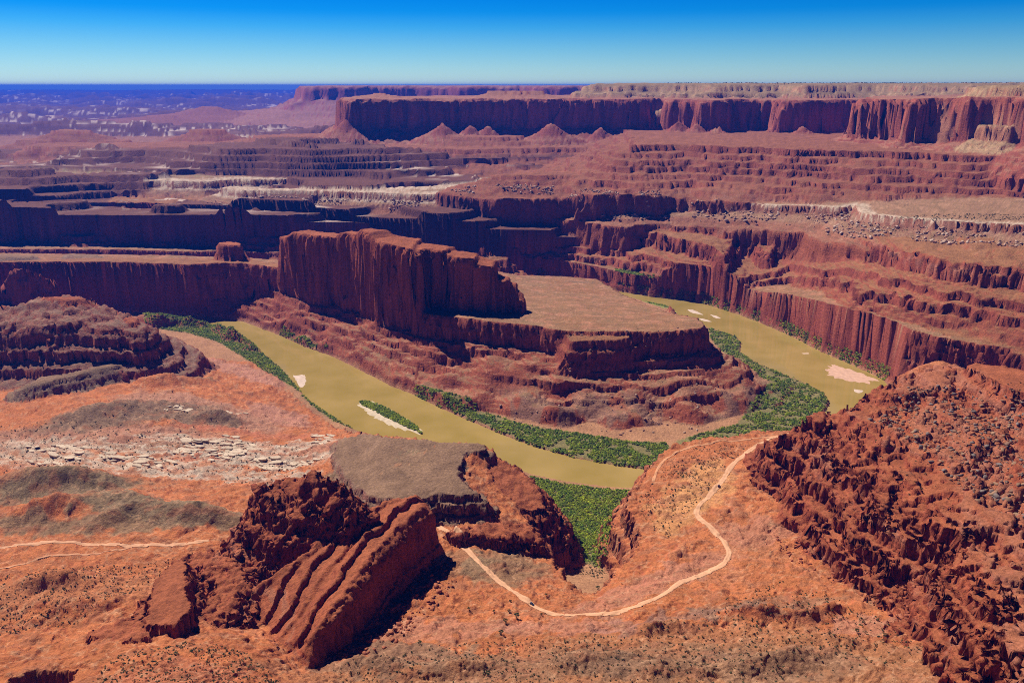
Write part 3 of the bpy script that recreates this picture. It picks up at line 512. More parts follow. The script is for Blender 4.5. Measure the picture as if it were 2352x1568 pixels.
def normals(X, Y, Z):
    a = np.stack([np.gradient(X, axis=0), np.gradient(Y, axis=0), np.gradient(Z, axis=0)], -1)
    b = np.stack([np.gradient(X, axis=1), np.gradient(Y, axis=1), np.gradient(Z, axis=1)], -1)
    n = np.cross(b, a); n /= np.linalg.norm(n, axis=-1, keepdims=True) + 1e-9
    return n
N = normals(X, Y, Z)
steep = ss((1 - N[..., 2] - 0.12) / 0.45)
# strata that stand proud or recede, then joints; more and rounder blocks on the near crags
ids = {}
for p in PRIMS: ids.setdefault(p['name'], []).append(p['id'])
def of(*names): return np.isin(OWN, [i for n in names for i in ids[n]])
hx, hy = N[..., 0], N[..., 1]; hl = np.sqrt(hx * hx + hy * hy) + 1e-6; hx = hx / hl; hy = hy / hl
sc_ = np.clip(RQ / 1500, 0.5, 4)
m = (steep > 0.02) & (RQ < 6500)
x, y, z_, s_ = X[m], Y[m], Z[m], sc_[m]
def beds(x, y, z, h, seed):
    """each bed of rock stands out or back by its own amount"""
    t = (z + 5 * n2(x / 110, y / 110, seed)) / h; i = np.floor(t); f = t - i
    a = (_h(i.astype(np.int64), np.floor(x / 260).astype(np.int64) * 0, None, seed) & np.uint32(255)).astype(np.float32) / 255
    b = (_h(i.astype(np.int64) + 1, np.floor(x / 260).astype(np.int64) * 0, None, seed) & np.uint32(255)).astype(np.float32) / 255
    return a + (b - a) * ss((f - 0.8) / 0.2) - 0.5
st = beds(x, y, z_, 3.4 * np.maximum(1, s_.round()), 71) * 3.0 * s_ + beds(x, y, z_, 9.0 * np.maximum(1, s_.round()), 72) * 3.6 * s_
f1, f2, cv = worley(x / (10 * s_), y / (10 * s_), z_ / (75 * s_), 73)
jn = (cv - 0.5) * 6.5 * s_ - np.exp(-(f2 - f1) / 0.07) * 2.2 * s_
f1, f2, cv = worley(x / (4.4 * s_), y / (4.4 * s_), z_ / (5 * s_), 74)
jn += (cv - 0.5) * 2.0 * s_
dsp = (st + jn) * steep[m] * np.where(RQ[m] > 2600, 0.75, 1.0)
X[m] += hx[m] * dsp; Y[m] += hy[m] * dsp
cr = of('red_crag', 'boulder_crag', 'river_crag', 'crag_rim', 'rock_tower', 'left_knoll', 'knoll_cap', 'grey_hill', 'near_bench') & (RQ < 1900) & (DIST > -14)
cr &= ~((OWN == NEARP['id']) & (DIST < -3)) & ~(of('grey_hill') & (DIST < 0))
x, y, z_ = X[cr], Y[cr], Z[cr]
slabm = (OWN[cr] == SLAB['id'])
wx_ = n2(x / 14, y / 14, 80) * 2.5
f1, f2, cv = worley((x + wx_) / 12, (y - wx_) / 12, z_ / 7.5, 81)
g1, g2, gv = worley(x / 5.2, y / 5.2, z_ / 3.6, 82)
amt = np.where(slabm, 0.3, 0.75) * (0.2 + 0.8 * steep[cr]) * np.where(DIST[cr] < -4, 0.45, 1.0)
bd = (beds(x, y, z_ + 0.12 * x, 5.5, 83) * 6.0 + beds(x, y, z_ + 0.12 * x, 2.4, 84) * 2.0) * steep[cr] * np.where(slabm, 0.2, 1.0)
X[cr] += hx[cr] * bd; Y[cr] += hy[cr] * bd
bl = ((cv - 0.5) * 5.5 + (0.45 - f1) * 2.5 - np.exp(-((f2 - f1) / 0.07)) * 1.8 + (gv - 0.5) * 2.4 - np.exp(-((g2 - g1) / 0.08)) * 0.7) * amt
X[cr] += N[..., 0][cr] * bl; Y[cr] += N[..., 1][cr] * bl; Z[cr] += N[..., 2][cr] * bl * 0.8
N = normals(X, Y, Z)
up = N[..., 2]

# ------------------------------------------------------------------ rock and soil colours (what the ground is made of)
nP = len(PRIMS)
tab = np.zeros((nP + 3, 3, 3))
for p in PRIMS: tab[p['id']] = p['cols']
tab[nP] = BASIN; tab[nP + 1] = ((0.42, 0.2, 0.1), (0.38, 0.16, 0.09), (0.33, 0.12, 0.07))
oi = np.where(OWN >= 0, OWN, np.where(OWN == -1, nP, nP + 1))
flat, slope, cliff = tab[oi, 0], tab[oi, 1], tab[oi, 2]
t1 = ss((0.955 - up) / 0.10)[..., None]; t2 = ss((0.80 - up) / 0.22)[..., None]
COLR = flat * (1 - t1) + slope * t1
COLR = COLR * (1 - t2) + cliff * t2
q1 = n2(X / 130, Y / 130, 90).reshape(X.shape); q2 = fbm(X / 26, Y / 26, 3, 91)
band = n2(Z / 4.2 + q1 * 0.8, Z * 0 + X / 900, 92) * 0.6 + n2(Z / 13.0 + q1, X / 1500, 93)
bs = np.clip(1 - up + 0.15, 0, 1)
apron = of('pale_rim_terrace')[..., None] * ss((DIST - 55) / 40)[..., None]
COLR = COLR * (1 - apron) + (np.array(BENCH[1]) * t2 + np.array((0.32, 0.13, 0.07)) * (1 - t2)) * apron
COLR *= (1 + 0.24 * band * np.clip(bs * 2, 0, 1) + 0.13 * q2)[..., None]
tal = (of('peninsula') * ss((DIST - 4) / 8) * (0.75 + 0.25 * q2))[..., None]
COLR = COLR * (1 - tal) + np.array((0.32, 0.085, 0.042)) * (1 + 0.25 * band)[..., None] * tal
fan = of('peninsula') * ss((DIST - 95) / 40) * ss((X + 60) / 80) * ss((fbm(X / 40, Y / 90, 3, 94) + 0.15) / 0.25) * 0.8
COLR = COLR * (1 - fan[..., None]) + np.array((0.27, 0.145, 0.095)) * fan[..., None]
# pale and grey-green beds
pale = ss((band - 0.55) / 0.25) * np.clip(bs * 2.5, 0, 1) * 0.3
COLR = COLR * (1 - pale[..., None]) + np.array([0.40, 0.25, 0.17]) * pale[..., None]
def mixc(mask, c):
    global COLR
    mk = np.clip(mask, 0, 1)[..., None]; COLR = COLR * (1 - mk) + np.array(c) * mk
# pale caprock along the pale rim
wr = of('pale_rim_terrace')
wide = np.where(X < -100, 70, 26)
mixc(wr * ss((wide - np.abs(DIST + wide * 0.45)) / 14) * (up > 0.8) * (0.55 + 0.45 * (q2 > -0.2)), (0.58, 0.43, 0.31))
mixc(wr * (up > 0.9) * ss((-DIST - 60) / 120) * (0.35 + 0.5 * q2) * (X < 400), (0.27, 0.22, 0.11))
# basin rims and flats
bm = (OWN == -1)
fr = fbm(X / 2600, Y / 1500, 4, 40) * 2.2 + 0.9 * fbm(X / 500, Y / 300, 3, 44) * 0.35
fr = fr * 3 - np.floor(fr * 3)
mixc(bm * ss((fr - 0.40) / 0.35) * (up > 0.97) * ss(fbm(X / 1500, Y / 900, 2, 49) * 2.4 + 0.1), (0.66, 0.50, 0.40))
# desert varnish streaks down the great walls
vs = n2(X / 9, Y / 9, 95) * 0.6 + n2(X / 28, Y / 28, 96)
wall = of('mesa', 'wall_mesa', 'sandstone_fin', 'peninsula', 'river_bench', 'canyon_terrace') & (up < 0.55)
COLR *= (1 - 0.40 * ss((vs - 0.05) / 0.5) * wall)[..., None]
# grey bench dust, patchy
pb = of('peninsula', 'river_bench')
mixc(pb * (up > 0.93) * (0.45 + 0.45 * q1), (0.31, 0.175, 0.09))
mixc(pb * (up > 0.93) * ss((fbm(X / 46, Y / 30, 3, 97) - 0.15) / 0.3) * 0.7, (0.46, 0.2, 0.11))
dr = np.exp(-(fbm(X / 70, Y / 55, 4, 98, 0.55) / 0.045) ** 2)
mixc((pb | wr) * (up > 0.93) * dr * 0.6, (0.50, 0.27, 0.16))
mixc((pb | wr) * (up > 0.93) * ss((fbm(X / 18, Y / 14, 3, 99) - 0.2) / 0.2) * 0.45, (0.20, 0.13, 0.06))
# soils of the near ground, each patch where it lies: px, py, z, radii, turn, colour, strength
SOIL = [(450, 940, 60, 190, 70, -0.4, 'k', .85), (200, 1000, 82, 220, 60, 0.1, 'k', .8), (620, 1040, 75, 130, 50, -0.3, 'k', .7), (400, 1560, 200, 60, 40, 0, 'r', .6), (150, 1370, 122, 130, 40, .2, 'o', .7), (1300, 1560, 150, 240, 60, 0, 'n', .75), (1800, 1540, 150, 160, 50, 0, 'n', .7), (1560, 1470, 132, 150, 24, 0, 'n', .6), (350, 1070, 90, 160, 34, -0.1, 'w', .8), (60, 1040, 88, 120, 34, 0, 'w', .8), (680, 1060, 82, 90, 26, -0.2, 'w', .9), (500, 1010, 80, 150, 30, -0.15, 'w', .8), (150, 1115, 105, 100, 34, 0.25, 'g', 1), (330, 1160, 108, 100, 30, -0.25, 'g', 1), (200, 1200, 108, 150, 22, 0.0, 'g', .85), (470, 1180, 110, 70, 24, -0.2, 'g', .9), (40, 1120, 95, 60, 30, 0.3, 'g', .6), (300, 950, 75, 150, 50, 0.6, 'b', 1), (470, 965, 62, 70, 30, 0.0, 'b', 1), (420, 870, 45, 70, 26, 0.5, 'g', .7), (330, 1025, 84, 90, 26, 0, 'b', .5),
        (560, 1050, 84, 150, 26, -0.1, 'w', 1), (330, 1030, 86, 110, 22, -0.1, 'w', 1), (700, 1020, 75, 60, 22, -0.2, 'w', 1), (100, 1020, 82, 110, 26, 0, 'w', .8), (640, 1095, 90, 60, 26, -0.2, 'w', .9), (100, 1060, 90, 90, 26, 0, 'w', .75), (430, 1085, 90, 110, 20, -0.1, 'w', .7),
        (560, 850, 18, 150, 40, -0.6, 'p', 1), (640, 950, 32, 90, 46, -0.8, 'p', 1), (480, 810, 10, 120, 26, -0.4, 'p', 1), (600, 1000, 55, 110, 24, -0.2, 'r', .8), (470, 985, 62, 60, 14, 0, 'r', .9), (450, 1050, 86, 36, 14, 0, 'r', .9),
        (920, 1490, 128, 70, 20, -0.3, 'b', .8), (870, 1530, 138, 60, 20, -0.2, 'b', .7), (1160, 1300, 98, 50, 40, 0.3, 'g', .75), (870, 1080, 116, 80, 70, 0, 'g', 1), (1070, 1290, 100, 34, 30, 0.4, 'g', .5), (1600, 1420, 122, 110, 14, 0.1, 'u', .8), (1750, 1400, 124, 90, 16, 0.1, 'b', .55), (1500, 1430, 122, 60, 14, 0.1, 'u', .7), (1730, 1220, 110, 50, 30, 0.2, 'p', .55), (1500, 1340, 106, 120, 22, 0.5, 'p', .6), (1300, 1440, 116, 70, 16, 0, 'p', .6), (1000, 1440, 118, 90, 22, 0, 'p', .6), (1620, 1110, 105, 80, 36, 1.1, 'y', .9), (1560, 1160, 103, 70, 30, 1.1, 'y', .8), (1250, 1530, 148, 90, 26, 0, 'b', .4), (1650, 1530, 150, 130, 26, 0, 'b', .55), (1450, 1500, 140, 130, 20, 0, 'b', .35), (2000, 1440, 138, 60, 18, .2, 'p', .6)]
SC = {'k': (0.42, 0.21, 0.135), 'o': (0.46, 0.175, 0.075), 'n': (0.37, 0.165, 0.075), 'g': (0.24, 0.155, 0.085), 'b': (0.24, 0.14, 0.085), 'w': (0.56, 0.42, 0.31), 'p': (0.47, 0.205, 0.13), 'r': (0.46, 0.15, 0.075), 'u': (0.31, 0.145, 0.095), 'y': (0.60, 0.275, 0.105)}
nb = OWN == NEARP['id']
rr, cc = np.nonzero(nb)
xs, ys = X[rr, cc], Y[rr, cc]
wx = xs + fbm(xs / 22, ys / 22, 3, 110) * 16; wy = ys + fbm(xs / 22, ys / 22, 3, 114) * 16
sub = COLR[rr, cc]
for (px_, py_, z0, a, b, t, key, stg) in SOIL:
    qx, qy = P(px_, py_, z0); dx, dy = wx - qx, wy - qy
    u = dx * math.cos(t) + dy * math.sin(t); v = -dx * math.sin(t) + dy * math.cos(t)
    mk = (ss((1.12 - np.sqrt((u / a) ** 2 + (v / b) ** 2)) / 0.34) * stg)[:, None]
    if key == 'w':
        mk = mk * (0.25 + 0.75 * ss((fbm(xs / 30, ys / 9, 3, 118) + 0.25) / 0.3))[:, None]
    sub = sub * (1 - mk) + np.array(SC[key]) * mk
fl = fbm(xs / 60, ys / 20, 4, 120)
mk = (ss((fl - 0.25) / 0.25) * 0.5)[:, None]; sub = sub * (1 - mk) + sub * np.array([1.12, 1.1, 1.15]) * mk
fl = fbm(xs / 36, ys / 16, 4, 125)
mk = (ss((fl - 0.2) / 0.25) * 0.55)[:, None]; sub = sub * (1 - mk) + np.array([0.36, 0.14, 0.07]) * mk
thin = np.exp(-(fbm(xs / 34, ys / 26, 3, 130) / 0.05) ** 2)
mk = (thin * 0.5)[:, None]; sub = sub * (1 - mk) + np.array([0.62, 0.34, 0.19]) * mk
COLR[rr, cc] = sub
# bank soil and the wash under the thickets
mixc((OWN == -2) * (0.5 + 0.5 * q2), (0.44, 0.22, 0.11))
# leaf litter and grass under the thickets
THICK = [
 ('left_bank', [(330, 737), (420, 742), (480, 750), (530, 765), (572, 788), (612, 818), (650, 852), (682, 888), (700, 912), (672, 893), (640, 876), (600, 853), (556, 822), (500, 788), (430, 767), (336, 755)], 1, 'dense green thicket along the left river bank below the knoll', 0.14, 2.6, (.2, .3, .2, .15, .15)),
 ('left_bank', [(700, 912), (740, 944), (790, 977), (818, 990), (800, 988), (765, 974), (725, 945), (690, 912)], 1, 'thin fringe of green bushes on the bank beside the grey hill', 0.10, 2.2, (.3, .3, .2, .1, .1)),
 ('front', [(945, 904), (1010, 935), (1080, 965), (1150, 995), (1230, 1025), (1320, 1050), (1420, 1068), (1500, 1078), (1560, 1070), (1530, 1018), (1450, 1016), (1350, 1000), (1280, 990), (1200, 975), (1120, 950), (1040, 925), (960, 900)], 2, 'dark green thicket on the river bank below the peninsula slope', 0.13, 2.9, (.3, .35, .1, .15, .1)),
 ('front', [(640, 768), (700, 794), (760, 814), (755, 808), (700, 784), (650, 764)], 2, 'narrow line of green bushes under the fluted fin', 0.12, 2.4, (.3, .3, .2, .1, .1)),
 ('right', [(1627, 752), (1660, 762), (1690, 773), (1702, 786), (1699, 808), (1740, 836), (1800, 861), (1860, 886), (1893, 906), (1903, 926), (1885, 958), (1840, 990), (1700, 1012), (1600, 1030), (1540, 1030), (1560, 1012), (1690, 978), (1725, 935), (1765, 890), (1750, 872), (1700, 842), (1650, 802), (1630, 776)], 2, 'broad green thicket on the inner floodplain of the right bend', 0.12, 3.0, (.25, .35, .1, .2, .1)),
 ('cliff', [(1410, 664), (1500, 681), (1590, 690), (1640, 703), (1700, 722), (1760, 745), (1820, 772), (1880, 803), (1930, 825), (1990, 850), (2032, 874), (2066, 866), (2000, 838), (1940, 812), (1880, 786), (1810, 757), (1750, 734), (1680, 708), (1600, 683), (1500, 672), (1410, 656)], 2, 'green bushes in a strip under the fluted cliff', 0.09, 2.8, (.3, .25, .25, .1, .1)),
 ('near', [(1215, 1091), (1300, 1108), (1400, 1121), (1478, 1124), (1452, 1140), (1432, 1180), (1418, 1230), (1412, 1290), (1386, 1335), (1340, 1310), (1305, 1262), (1290, 1215), (1255, 1170), (1235, 1130)], 4, 'thick green scrub filling the side valley below the orange shelf', 0.20, 2.5, (.25, .2, .25, .15, .15)),
 ('upper', [(1230, 637), (1300, 646), (1320, 652), (1300, 643), (1235, 632)], 2, 'sliver of green bushes far behind the peninsula bench', 0.08, 3.0, (.3, .2, .3, .1, .1)),
 ('bar', [(1480, 691), (1530, 701), (1552, 714), (1535, 707), (1490, 696)], 1, 'green bushes on the grassy bar of the upper reach', 0.10, 2.4, (.2, .2, .4, .0, .2)),
 ('island', [(822, 921), (845, 919), (870, 928), (900, 942), (930, 960), (958, 978), (972, 996), (940, 984), (900, 966), (860, 944), (830, 930)], 1.0, 'bright green bushes covering the river island', 0.22, 2.6, (.2, .1, .35, .05, .3)),
]
for key, poly, zz, label, den, dia0, wgt in THICK:
    q = [P(a_, b_, zz) for a_, b_ in poly]; qx = [v[0] for v in q]; qy = [v[1] for v in q]
    mk = (X > min(qx) - 8) & (X < max(qx) + 8) & (Y > min(qy) - 8) & (Y < max(qy) + 8) & (Z < 30) & (Z > 0.2) & (up > 0.85)
    if mk.any():
        dq = sdf_pts(q, X[mk], Y[mk]) + n2(X[mk] / 7, Y[mk] / 7, 171) * 4
        tq = (ss((2 - dq) / 5) * 0.75)[:, None]; COLR[mk] = COLR[mk] * (1 - tq) + np.array((0.17, 0.18, 0.06)) * tq
COLR = np.clip(COLR, 0.01, 0.9)

# ------------------------------------------------------------------ materials
def mat_new(name):
    mt = bpy.data.materials.new(name); mt.use_nodes = True; t = mt.node_tree; t.nodes.clear()
    o = t.nodes.new('ShaderNodeOutputMaterial'); b = t.nodes.new('ShaderNodeBsdfPrincipled'); t.links.new(b.outputs[0], o.inputs[0])
    return mt, t, b
def ground_mat():
    mt, t, b = mat_new('desert_rock'); L = t.links.new
    at = t.nodes.new('ShaderNodeAttribute'); at.attribute_name = 'rock'
    tc = t.nodes.new('ShaderNodeNewGeometry')
    na = t.nodes.new('ShaderNodeTexNoise'); na.inputs['Scale'].default_value = 0.33; na.inputs['Detail'].default_value = 5; na.inputs['Roughness'].default_value = 0.7
    L(tc.outputs['Position'], na.inputs['Vector'])
    mp = t.nodes.new('ShaderNodeMapping'); mp.inputs['Scale'].default_value = (0.02, 0.02, 0.55); L(tc.outputs['Position'], mp.inputs['Vector'])
    ns = t.nodes.new('ShaderNodeTexNoise'); ns.inputs['Scale'].default_value = 1.0; ns.inputs['Detail'].default_value = 4; L(mp.outputs[0], ns.inputs['Vector'])
    mr = t.nodes.new('ShaderNodeMapRange'); mr.inputs[1].default_value = 0.25; mr.inputs[2].default_value = 0.75; mr.inputs[3].default_value = 0.58; mr.inputs[4].default_value = 1.4; L(na.outputs[0], mr.inputs[0])
    m2 = t.nodes.new('ShaderNodeMapRange'); m2.inputs[1].default_value = 0.3; m2.inputs[2].default_value = 0.7; m2.inputs[3].default_value = 0.84; m2.inputs[4].default_value = 1.14; L(ns.outputs[0], m2.inputs[0])
    mm = t.nodes.new('ShaderNodeMath'); mm.operation = 'MULTIPLY'; L(mr.outputs[0], mm.inputs[0]); L(m2.outputs[0], mm.inputs[1])
    vm = t.nodes.new('ShaderNodeVectorMath'); vm.operation = 'SCALE'; L(at.outputs['Color'], vm.inputs[0]); L(mm.outputs[0], vm.inputs['Scale'])
    L(vm.outputs[0], b.inputs['Base Color']); b.inputs['Roughness'].default_value = 0.95; b.inputs['Specular IOR Level'].default_value = 0.1
    nb_ = t.nodes.new('ShaderNodeTexNoise'); nb_.inputs['Scale'].default_value = 0.2; nb_.inputs['Detail'].default_value = 8; nb_.inputs['Roughness'].default_value = 0.72; L(tc.outputs['Position'], nb_.inputs['Vector'])
    bp = t.nodes.new('ShaderNodeBump'); bp.inputs['Strength'].default_value = 1.0; bp.inputs['Distance'].default_value = 3.4; L(nb_.outputs[0], bp.inputs['Height']); L(bp.outputs[0], b.inputs['Normal'])
    return mt
M_ROCK = ground_mat()

# ------------------------------------------------------------------ cut the sheet into objects
def tag(o, label, cat=None, group=None, kind=None):
    o['label'] = label
    if cat: o['category'] = cat
    if group: o['group'] = group
    if kind: o['kind'] = kind
    return o
def mesh_np(name, V, Fc, mat, smooth=True, col=None):
    me = bpy.data.meshes.new(name)
    nv, nf, k = len(V), len(Fc), Fc.shape[1]
    me.vertices.add(nv); me.vertices.foreach_set('co', np.ascontiguousarray(V, np.float32).ravel())
    me.loops.add(nf * k); me.loops.foreach_set('vertex_index', np.ascontiguousarray(Fc, np.int32).ravel())
    me.polygons.add(nf); me.polygons.foreach_set('loop_start', np.arange(0, nf * k, k, dtype=np.int32))
    me.update(calc_edges=True)
    if smooth: me.polygons.foreach_set('use_smooth', np.ones(nf, bool))
    if col is not None:
        a = me.attributes.new('rock', 'FLOAT_COLOR', 'POINT')
        a.data.foreach_set('color', np.concatenate([col, np.ones((nv, 1))], 1).astype(np.float32).ravel())
    if mat: me.materials.append(mat)
    return me
def link(name, me, parent=None):
    o = bpy.data.objects.new(name, me); COL.objects.link(o); o.parent = parent; return o

LAND = {  # object name -> (landforms, label)
 'canyon_basin': ([-1], 'far basin of blue ledges and pale flats under the horizon'),
 'horizon_plateau': (['horizon_plateau', 'far_mountain'], 'distant blue plateau and low mountain along the horizon'),
 'back_plateau': (['back_plateau', 'far_butte'], 'dark blue flat-topped plateau far behind the long mesa'),
 'mesa': (['mesa', 'mesa_cap', 'talus_cone'], 'long dark cliff mesa with red talus cones at its foot'),
 'plateau_top': (['upper_tier'], 'buff sandstone plateau with domes along the right skyline'),
 'wall_mesa': (['wall_mesa', 'sandstone_dome', 'rock_shelf'], 'tall sunlit red cliff wall with pale dome at the right edge'),
 'ledged_hills': (['ledged_hill'], 'low ledged purple hills between the pale rim and the long mesa'),
 'ledged_slope': (['ledged_slope'], 'broad red slope of stacked ledges under the sunlit wall'),
 'pale_rim_terrace': (['pale_rim_terrace'], 'terrace with a thin pale caprock rim above slopes of boulders'),
 'canyon_terrace': (['canyon_terrace'], 'dark red terrace cliffs with alcoves above the river bench'),
 'river_bench': (['river_bench'], 'flat brown bench with a fluted cliff along the far river bank'),
 'peninsula': (['peninsula', 'peninsula_wall', 'sandstone_fin', 'ledge_stack'], 'brown peninsula inside the river bend with a tall fluted red fin'),
 'left_knoll': (['left_knoll', 'knoll_cap', 'low_ridge', 'rock_tower'], 'layered grey and red knoll beside the river at the left edge'),
 'near_bench': (['near_bench', 'grey_hill'], 'orange and grey ground on the near side of the river'),
 'red_crag': (['red_crag'], 'rugged red crag with a sweeping tilted slab above the track'),
 'river_crag': (['river_crag'], 'dark red cliff blocks over the green thicket'),
 'boulder_crag': (['boulder_crag', 'crag_rim', 'red_knob'], 'great broken red crag strewn with boulders on the right'),
 'river_banks': ([-2], 'low sandy river banks and wash under the thickets'),
}
objid = np.full(nP + 3, -1)
for i, (nm, (lst, lb)) in enumerate(LAND.items()):
    for q in lst:
        if isinstance(q, str):
            for k in ids[q]: objid[k] = i
        else: objid[nP if q == -1 else nP + 1] = i
OID = objid[oi]
tower = [p['id'] for p in PRIMS if p['name'] == 'rock_tower'][0]
OID[OWN == tower] = list(LAND).index('peninsula')
vid = np.arange(NROW * NCOL).reshape(NROW, NCOL)
quads = np.stack([vid[:-1, :-1], vid[:-1, 1:], vid[1:, 1:], vid[1:, :-1]], -1).reshape(-1, 4)
fo = OID[:-1, :-1].ravel()
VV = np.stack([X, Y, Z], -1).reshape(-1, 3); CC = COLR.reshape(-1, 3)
land = {}
for i, (nm, (lst, lb)) in enumerate(LAND.items()):
    fq = quads[fo == i]
    if len(fq) == 0: continue
    u, inv = np.unique(fq, return_inverse=True)
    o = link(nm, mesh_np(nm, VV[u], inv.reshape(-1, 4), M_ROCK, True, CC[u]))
    land[nm] = tag(o, lb, 'landform', None, 'structure')

# ------------------------------------------------------------------ water
def water_mat():
    mt, t, b = mat_new('silty_water'); L = t.links.new
    tc = t.nodes.new('ShaderNodeNewGeometry')
    n = t.nodes.new('ShaderNodeTexNoise'); n.inputs['Scale'].default_value = 0.012; n.inputs['Detail'].default_value = 3; L(tc.outputs['Position'], n.inputs['Vector'])
    cr_ = t.nodes.new('ShaderNodeValToRGB'); L(n.outputs[0], cr_.inputs[0])
    cr_.color_ramp.elements[0].position = 0.35; cr_.color_ramp.elements[0].color = (0.32, 0.215, 0.045, 1)
    cr_.color_ramp.elements[1].position = 0.7; cr_.color_ramp.elements[1].color = (0.40, 0.265, 0.075, 1)
    L(cr_.outputs[0], b.inputs['Base Color']); b.inputs['Roughness'].default_value = 0.07; b.inputs['IOR'].default_value = 1.33; b.inputs['Specular IOR Level'].default_value = 0.5
    n2_ = t.nodes.new('ShaderNodeTexNoise'); n2_.inputs['Scale'].default_value = 0.25; n2_.inputs['Detail'].default_value = 4; L(tc.outputs['Position'], n2_.inputs['Vector'])
    bp = t.nodes.new('ShaderNodeBump'); bp.inputs['Strength'].default_value = 0.06; bp.inputs['Distance'].default_value = 0.5; L(n2_.outputs[0], bp.inputs['Height']); L(bp.outputs[0], b.inputs['Normal'])
    return mt
me = bpy.data.meshes.new('river')
me.from_pydata([(x, y, 0.0) for x, y in river_poly], [], [list(range(len(river_poly)))]); me.materials.append(water_mat())
river = tag(link('river', me), 'muddy olive river looping around the peninsula', 'river', None, 'structure')
# ------------------------------------------------------------------ air
me = bpy.data.meshes.new('haze')
x0, x1, y0, y1, z0, z1 = -48000, 48000, -3000, 49500, -60, 640
me.from_pydata([(x0, y0, z0), (x1, y0, z0), (x1, y1, z0), (x0, y1, z0), (x0, y0, z1), (x1, y0, z1), (x1, y1, z1), (x0, y1, z1)], [],
               [(0, 3, 2, 1), (4, 5, 6, 7), (0, 1, 5, 4), (1, 2, 6, 5), (2, 3, 7, 6), (3, 0, 4, 7)])
mt = bpy.data.materials.new('desert_air'); mt.use_nodes = True; t = mt.node_tree; t.nodes.clear()
o = t.nodes.new('ShaderNodeOutputMaterial'); v = t.nodes.new('ShaderNodeVolumePrincipled'); t.links.new(v.outputs[0], o.inputs['Volume'])
v.inputs['Color'].default_value = (0.012, 0.13, 0.90, 1); v.inputs['Density'].default_value = 5.0e-5; v.inputs['Anisotropy'].default_value = 0.2
me.materials.append(mt)
tag(link('haze', me), 'thin blue desert haze filling the canyon air', 'haze', None, 'stuff')


# ------------------------------------------------------------------ things on the ground
def tz(x, y):
    z, _, _ = terrain(np.asarray(x, float), np.asarray(y, float)); return z
def plan_poly(v, z): return [P(a, b, z) for a, b in v]
def scatter(poly, n, rs, bbox=None):
    p = np.array(poly); lo, hi = p.min(0), p.max(0); xs, ys = [], []
    while len(xs) < n:
        x = rs.uniform(lo[0], hi[0], n * 3); y = rs.uniform(lo[1], hi[1], n * 3)
        k = sdf_pts(poly, x, y) < 0; xs += x[k].tolist(); ys += y[k].tolist()
        if not k.any(): break
    return np.array(xs[:n]), np.array(ys[:n])
def area(poly):
    p = np.array(poly); x, y = p[:, 0], p[:, 1]
    return 0.5 * abs(np.dot(x, np.roll(y, 1)) - np.dot(y, np.roll(x, 1)))

def tinted(name, rough=0.9, spec=0.15, scale=1.2, lo=0.75, hi=1.25):
    mt, t, b = mat_new(name); L = t.links.new
    at = t.nodes.new('ShaderNodeAttribute'); at.attribute_name = 'rock'
    g = t.nodes.new('ShaderNodeNewGeometry'); n = t.nodes.new('ShaderNodeTexNoise'); n.inputs['Scale'].default_value = scale; n.inputs['Detail'].default_value = 4
    L(g.outputs['Position'], n.inputs['Vector'])
    mr = t.nodes.new('ShaderNodeMapRange'); mr.inputs[1].default_value = 0.3; mr.inputs[2].default_value = 0.7; mr.inputs[3].default_value = lo; mr.inputs[4].default_value = hi; L(n.outputs[0], mr.inputs[0])
    vm = t.nodes.new('ShaderNodeVectorMath'); vm.operation = 'SCALE'; L(at.outputs['Color'], vm.inputs[0]); L(mr.outputs[0], vm.inputs['Scale'])
    L(vm.outputs[0], b.inputs['Base Color']); b.inputs['Roughness'].default_value = rough; b.inputs['Specular IOR Level'].default_value = spec
    return mt
def flat_mat(name, c, rough=0.6, metal=0.0, spec=0.5):
    mt, t, b = mat_new(name); b.inputs['Base Color'].default_value = (*c, 1); b.inputs['Roughness'].default_value = rough; b.inputs['Metallic'].default_value = metal
    b.inputs['Specular IOR Level'].default_value = spec; return mt
M_LEAF = tinted('leaves', 0.8, 0.2, 0.7, 0.7, 1.3)
_t = M_LEAF.node_tree; _b = [n_ for n_ in _t.nodes if n_.type == 'BSDF_PRINCIPLED'][0]; _o = [n_ for n_ in _t.nodes if n_.type == 'OUTPUT_MATERIAL'][0]
_tr = _t.nodes.new('ShaderNodeBsdfTranslucent'); _mx = _t.nodes.new('ShaderNodeMixShader'); _mx.inputs[0].default_value = 0.4
_t.links.new(_b.inputs['Base Color'].links[0].from_socket, _tr.inputs['Color']); _t.links.new(_b.outputs[0], _mx.inputs[1]); _t.links.new(_tr.outputs[0], _mx.inputs[2]); _t.links.new(_mx.outputs[0], _o.inputs['Surface'])
M_STONE = tinted('boulder_stone', 0.95, 0.1, 0.8); M_SAND = tinted('river_sand', 0.95, 0.1, 0.15, 0.88, 1.12)
M_BARK = flat_mat('bark', (0.12, 0.08, 0.055), 0.9)

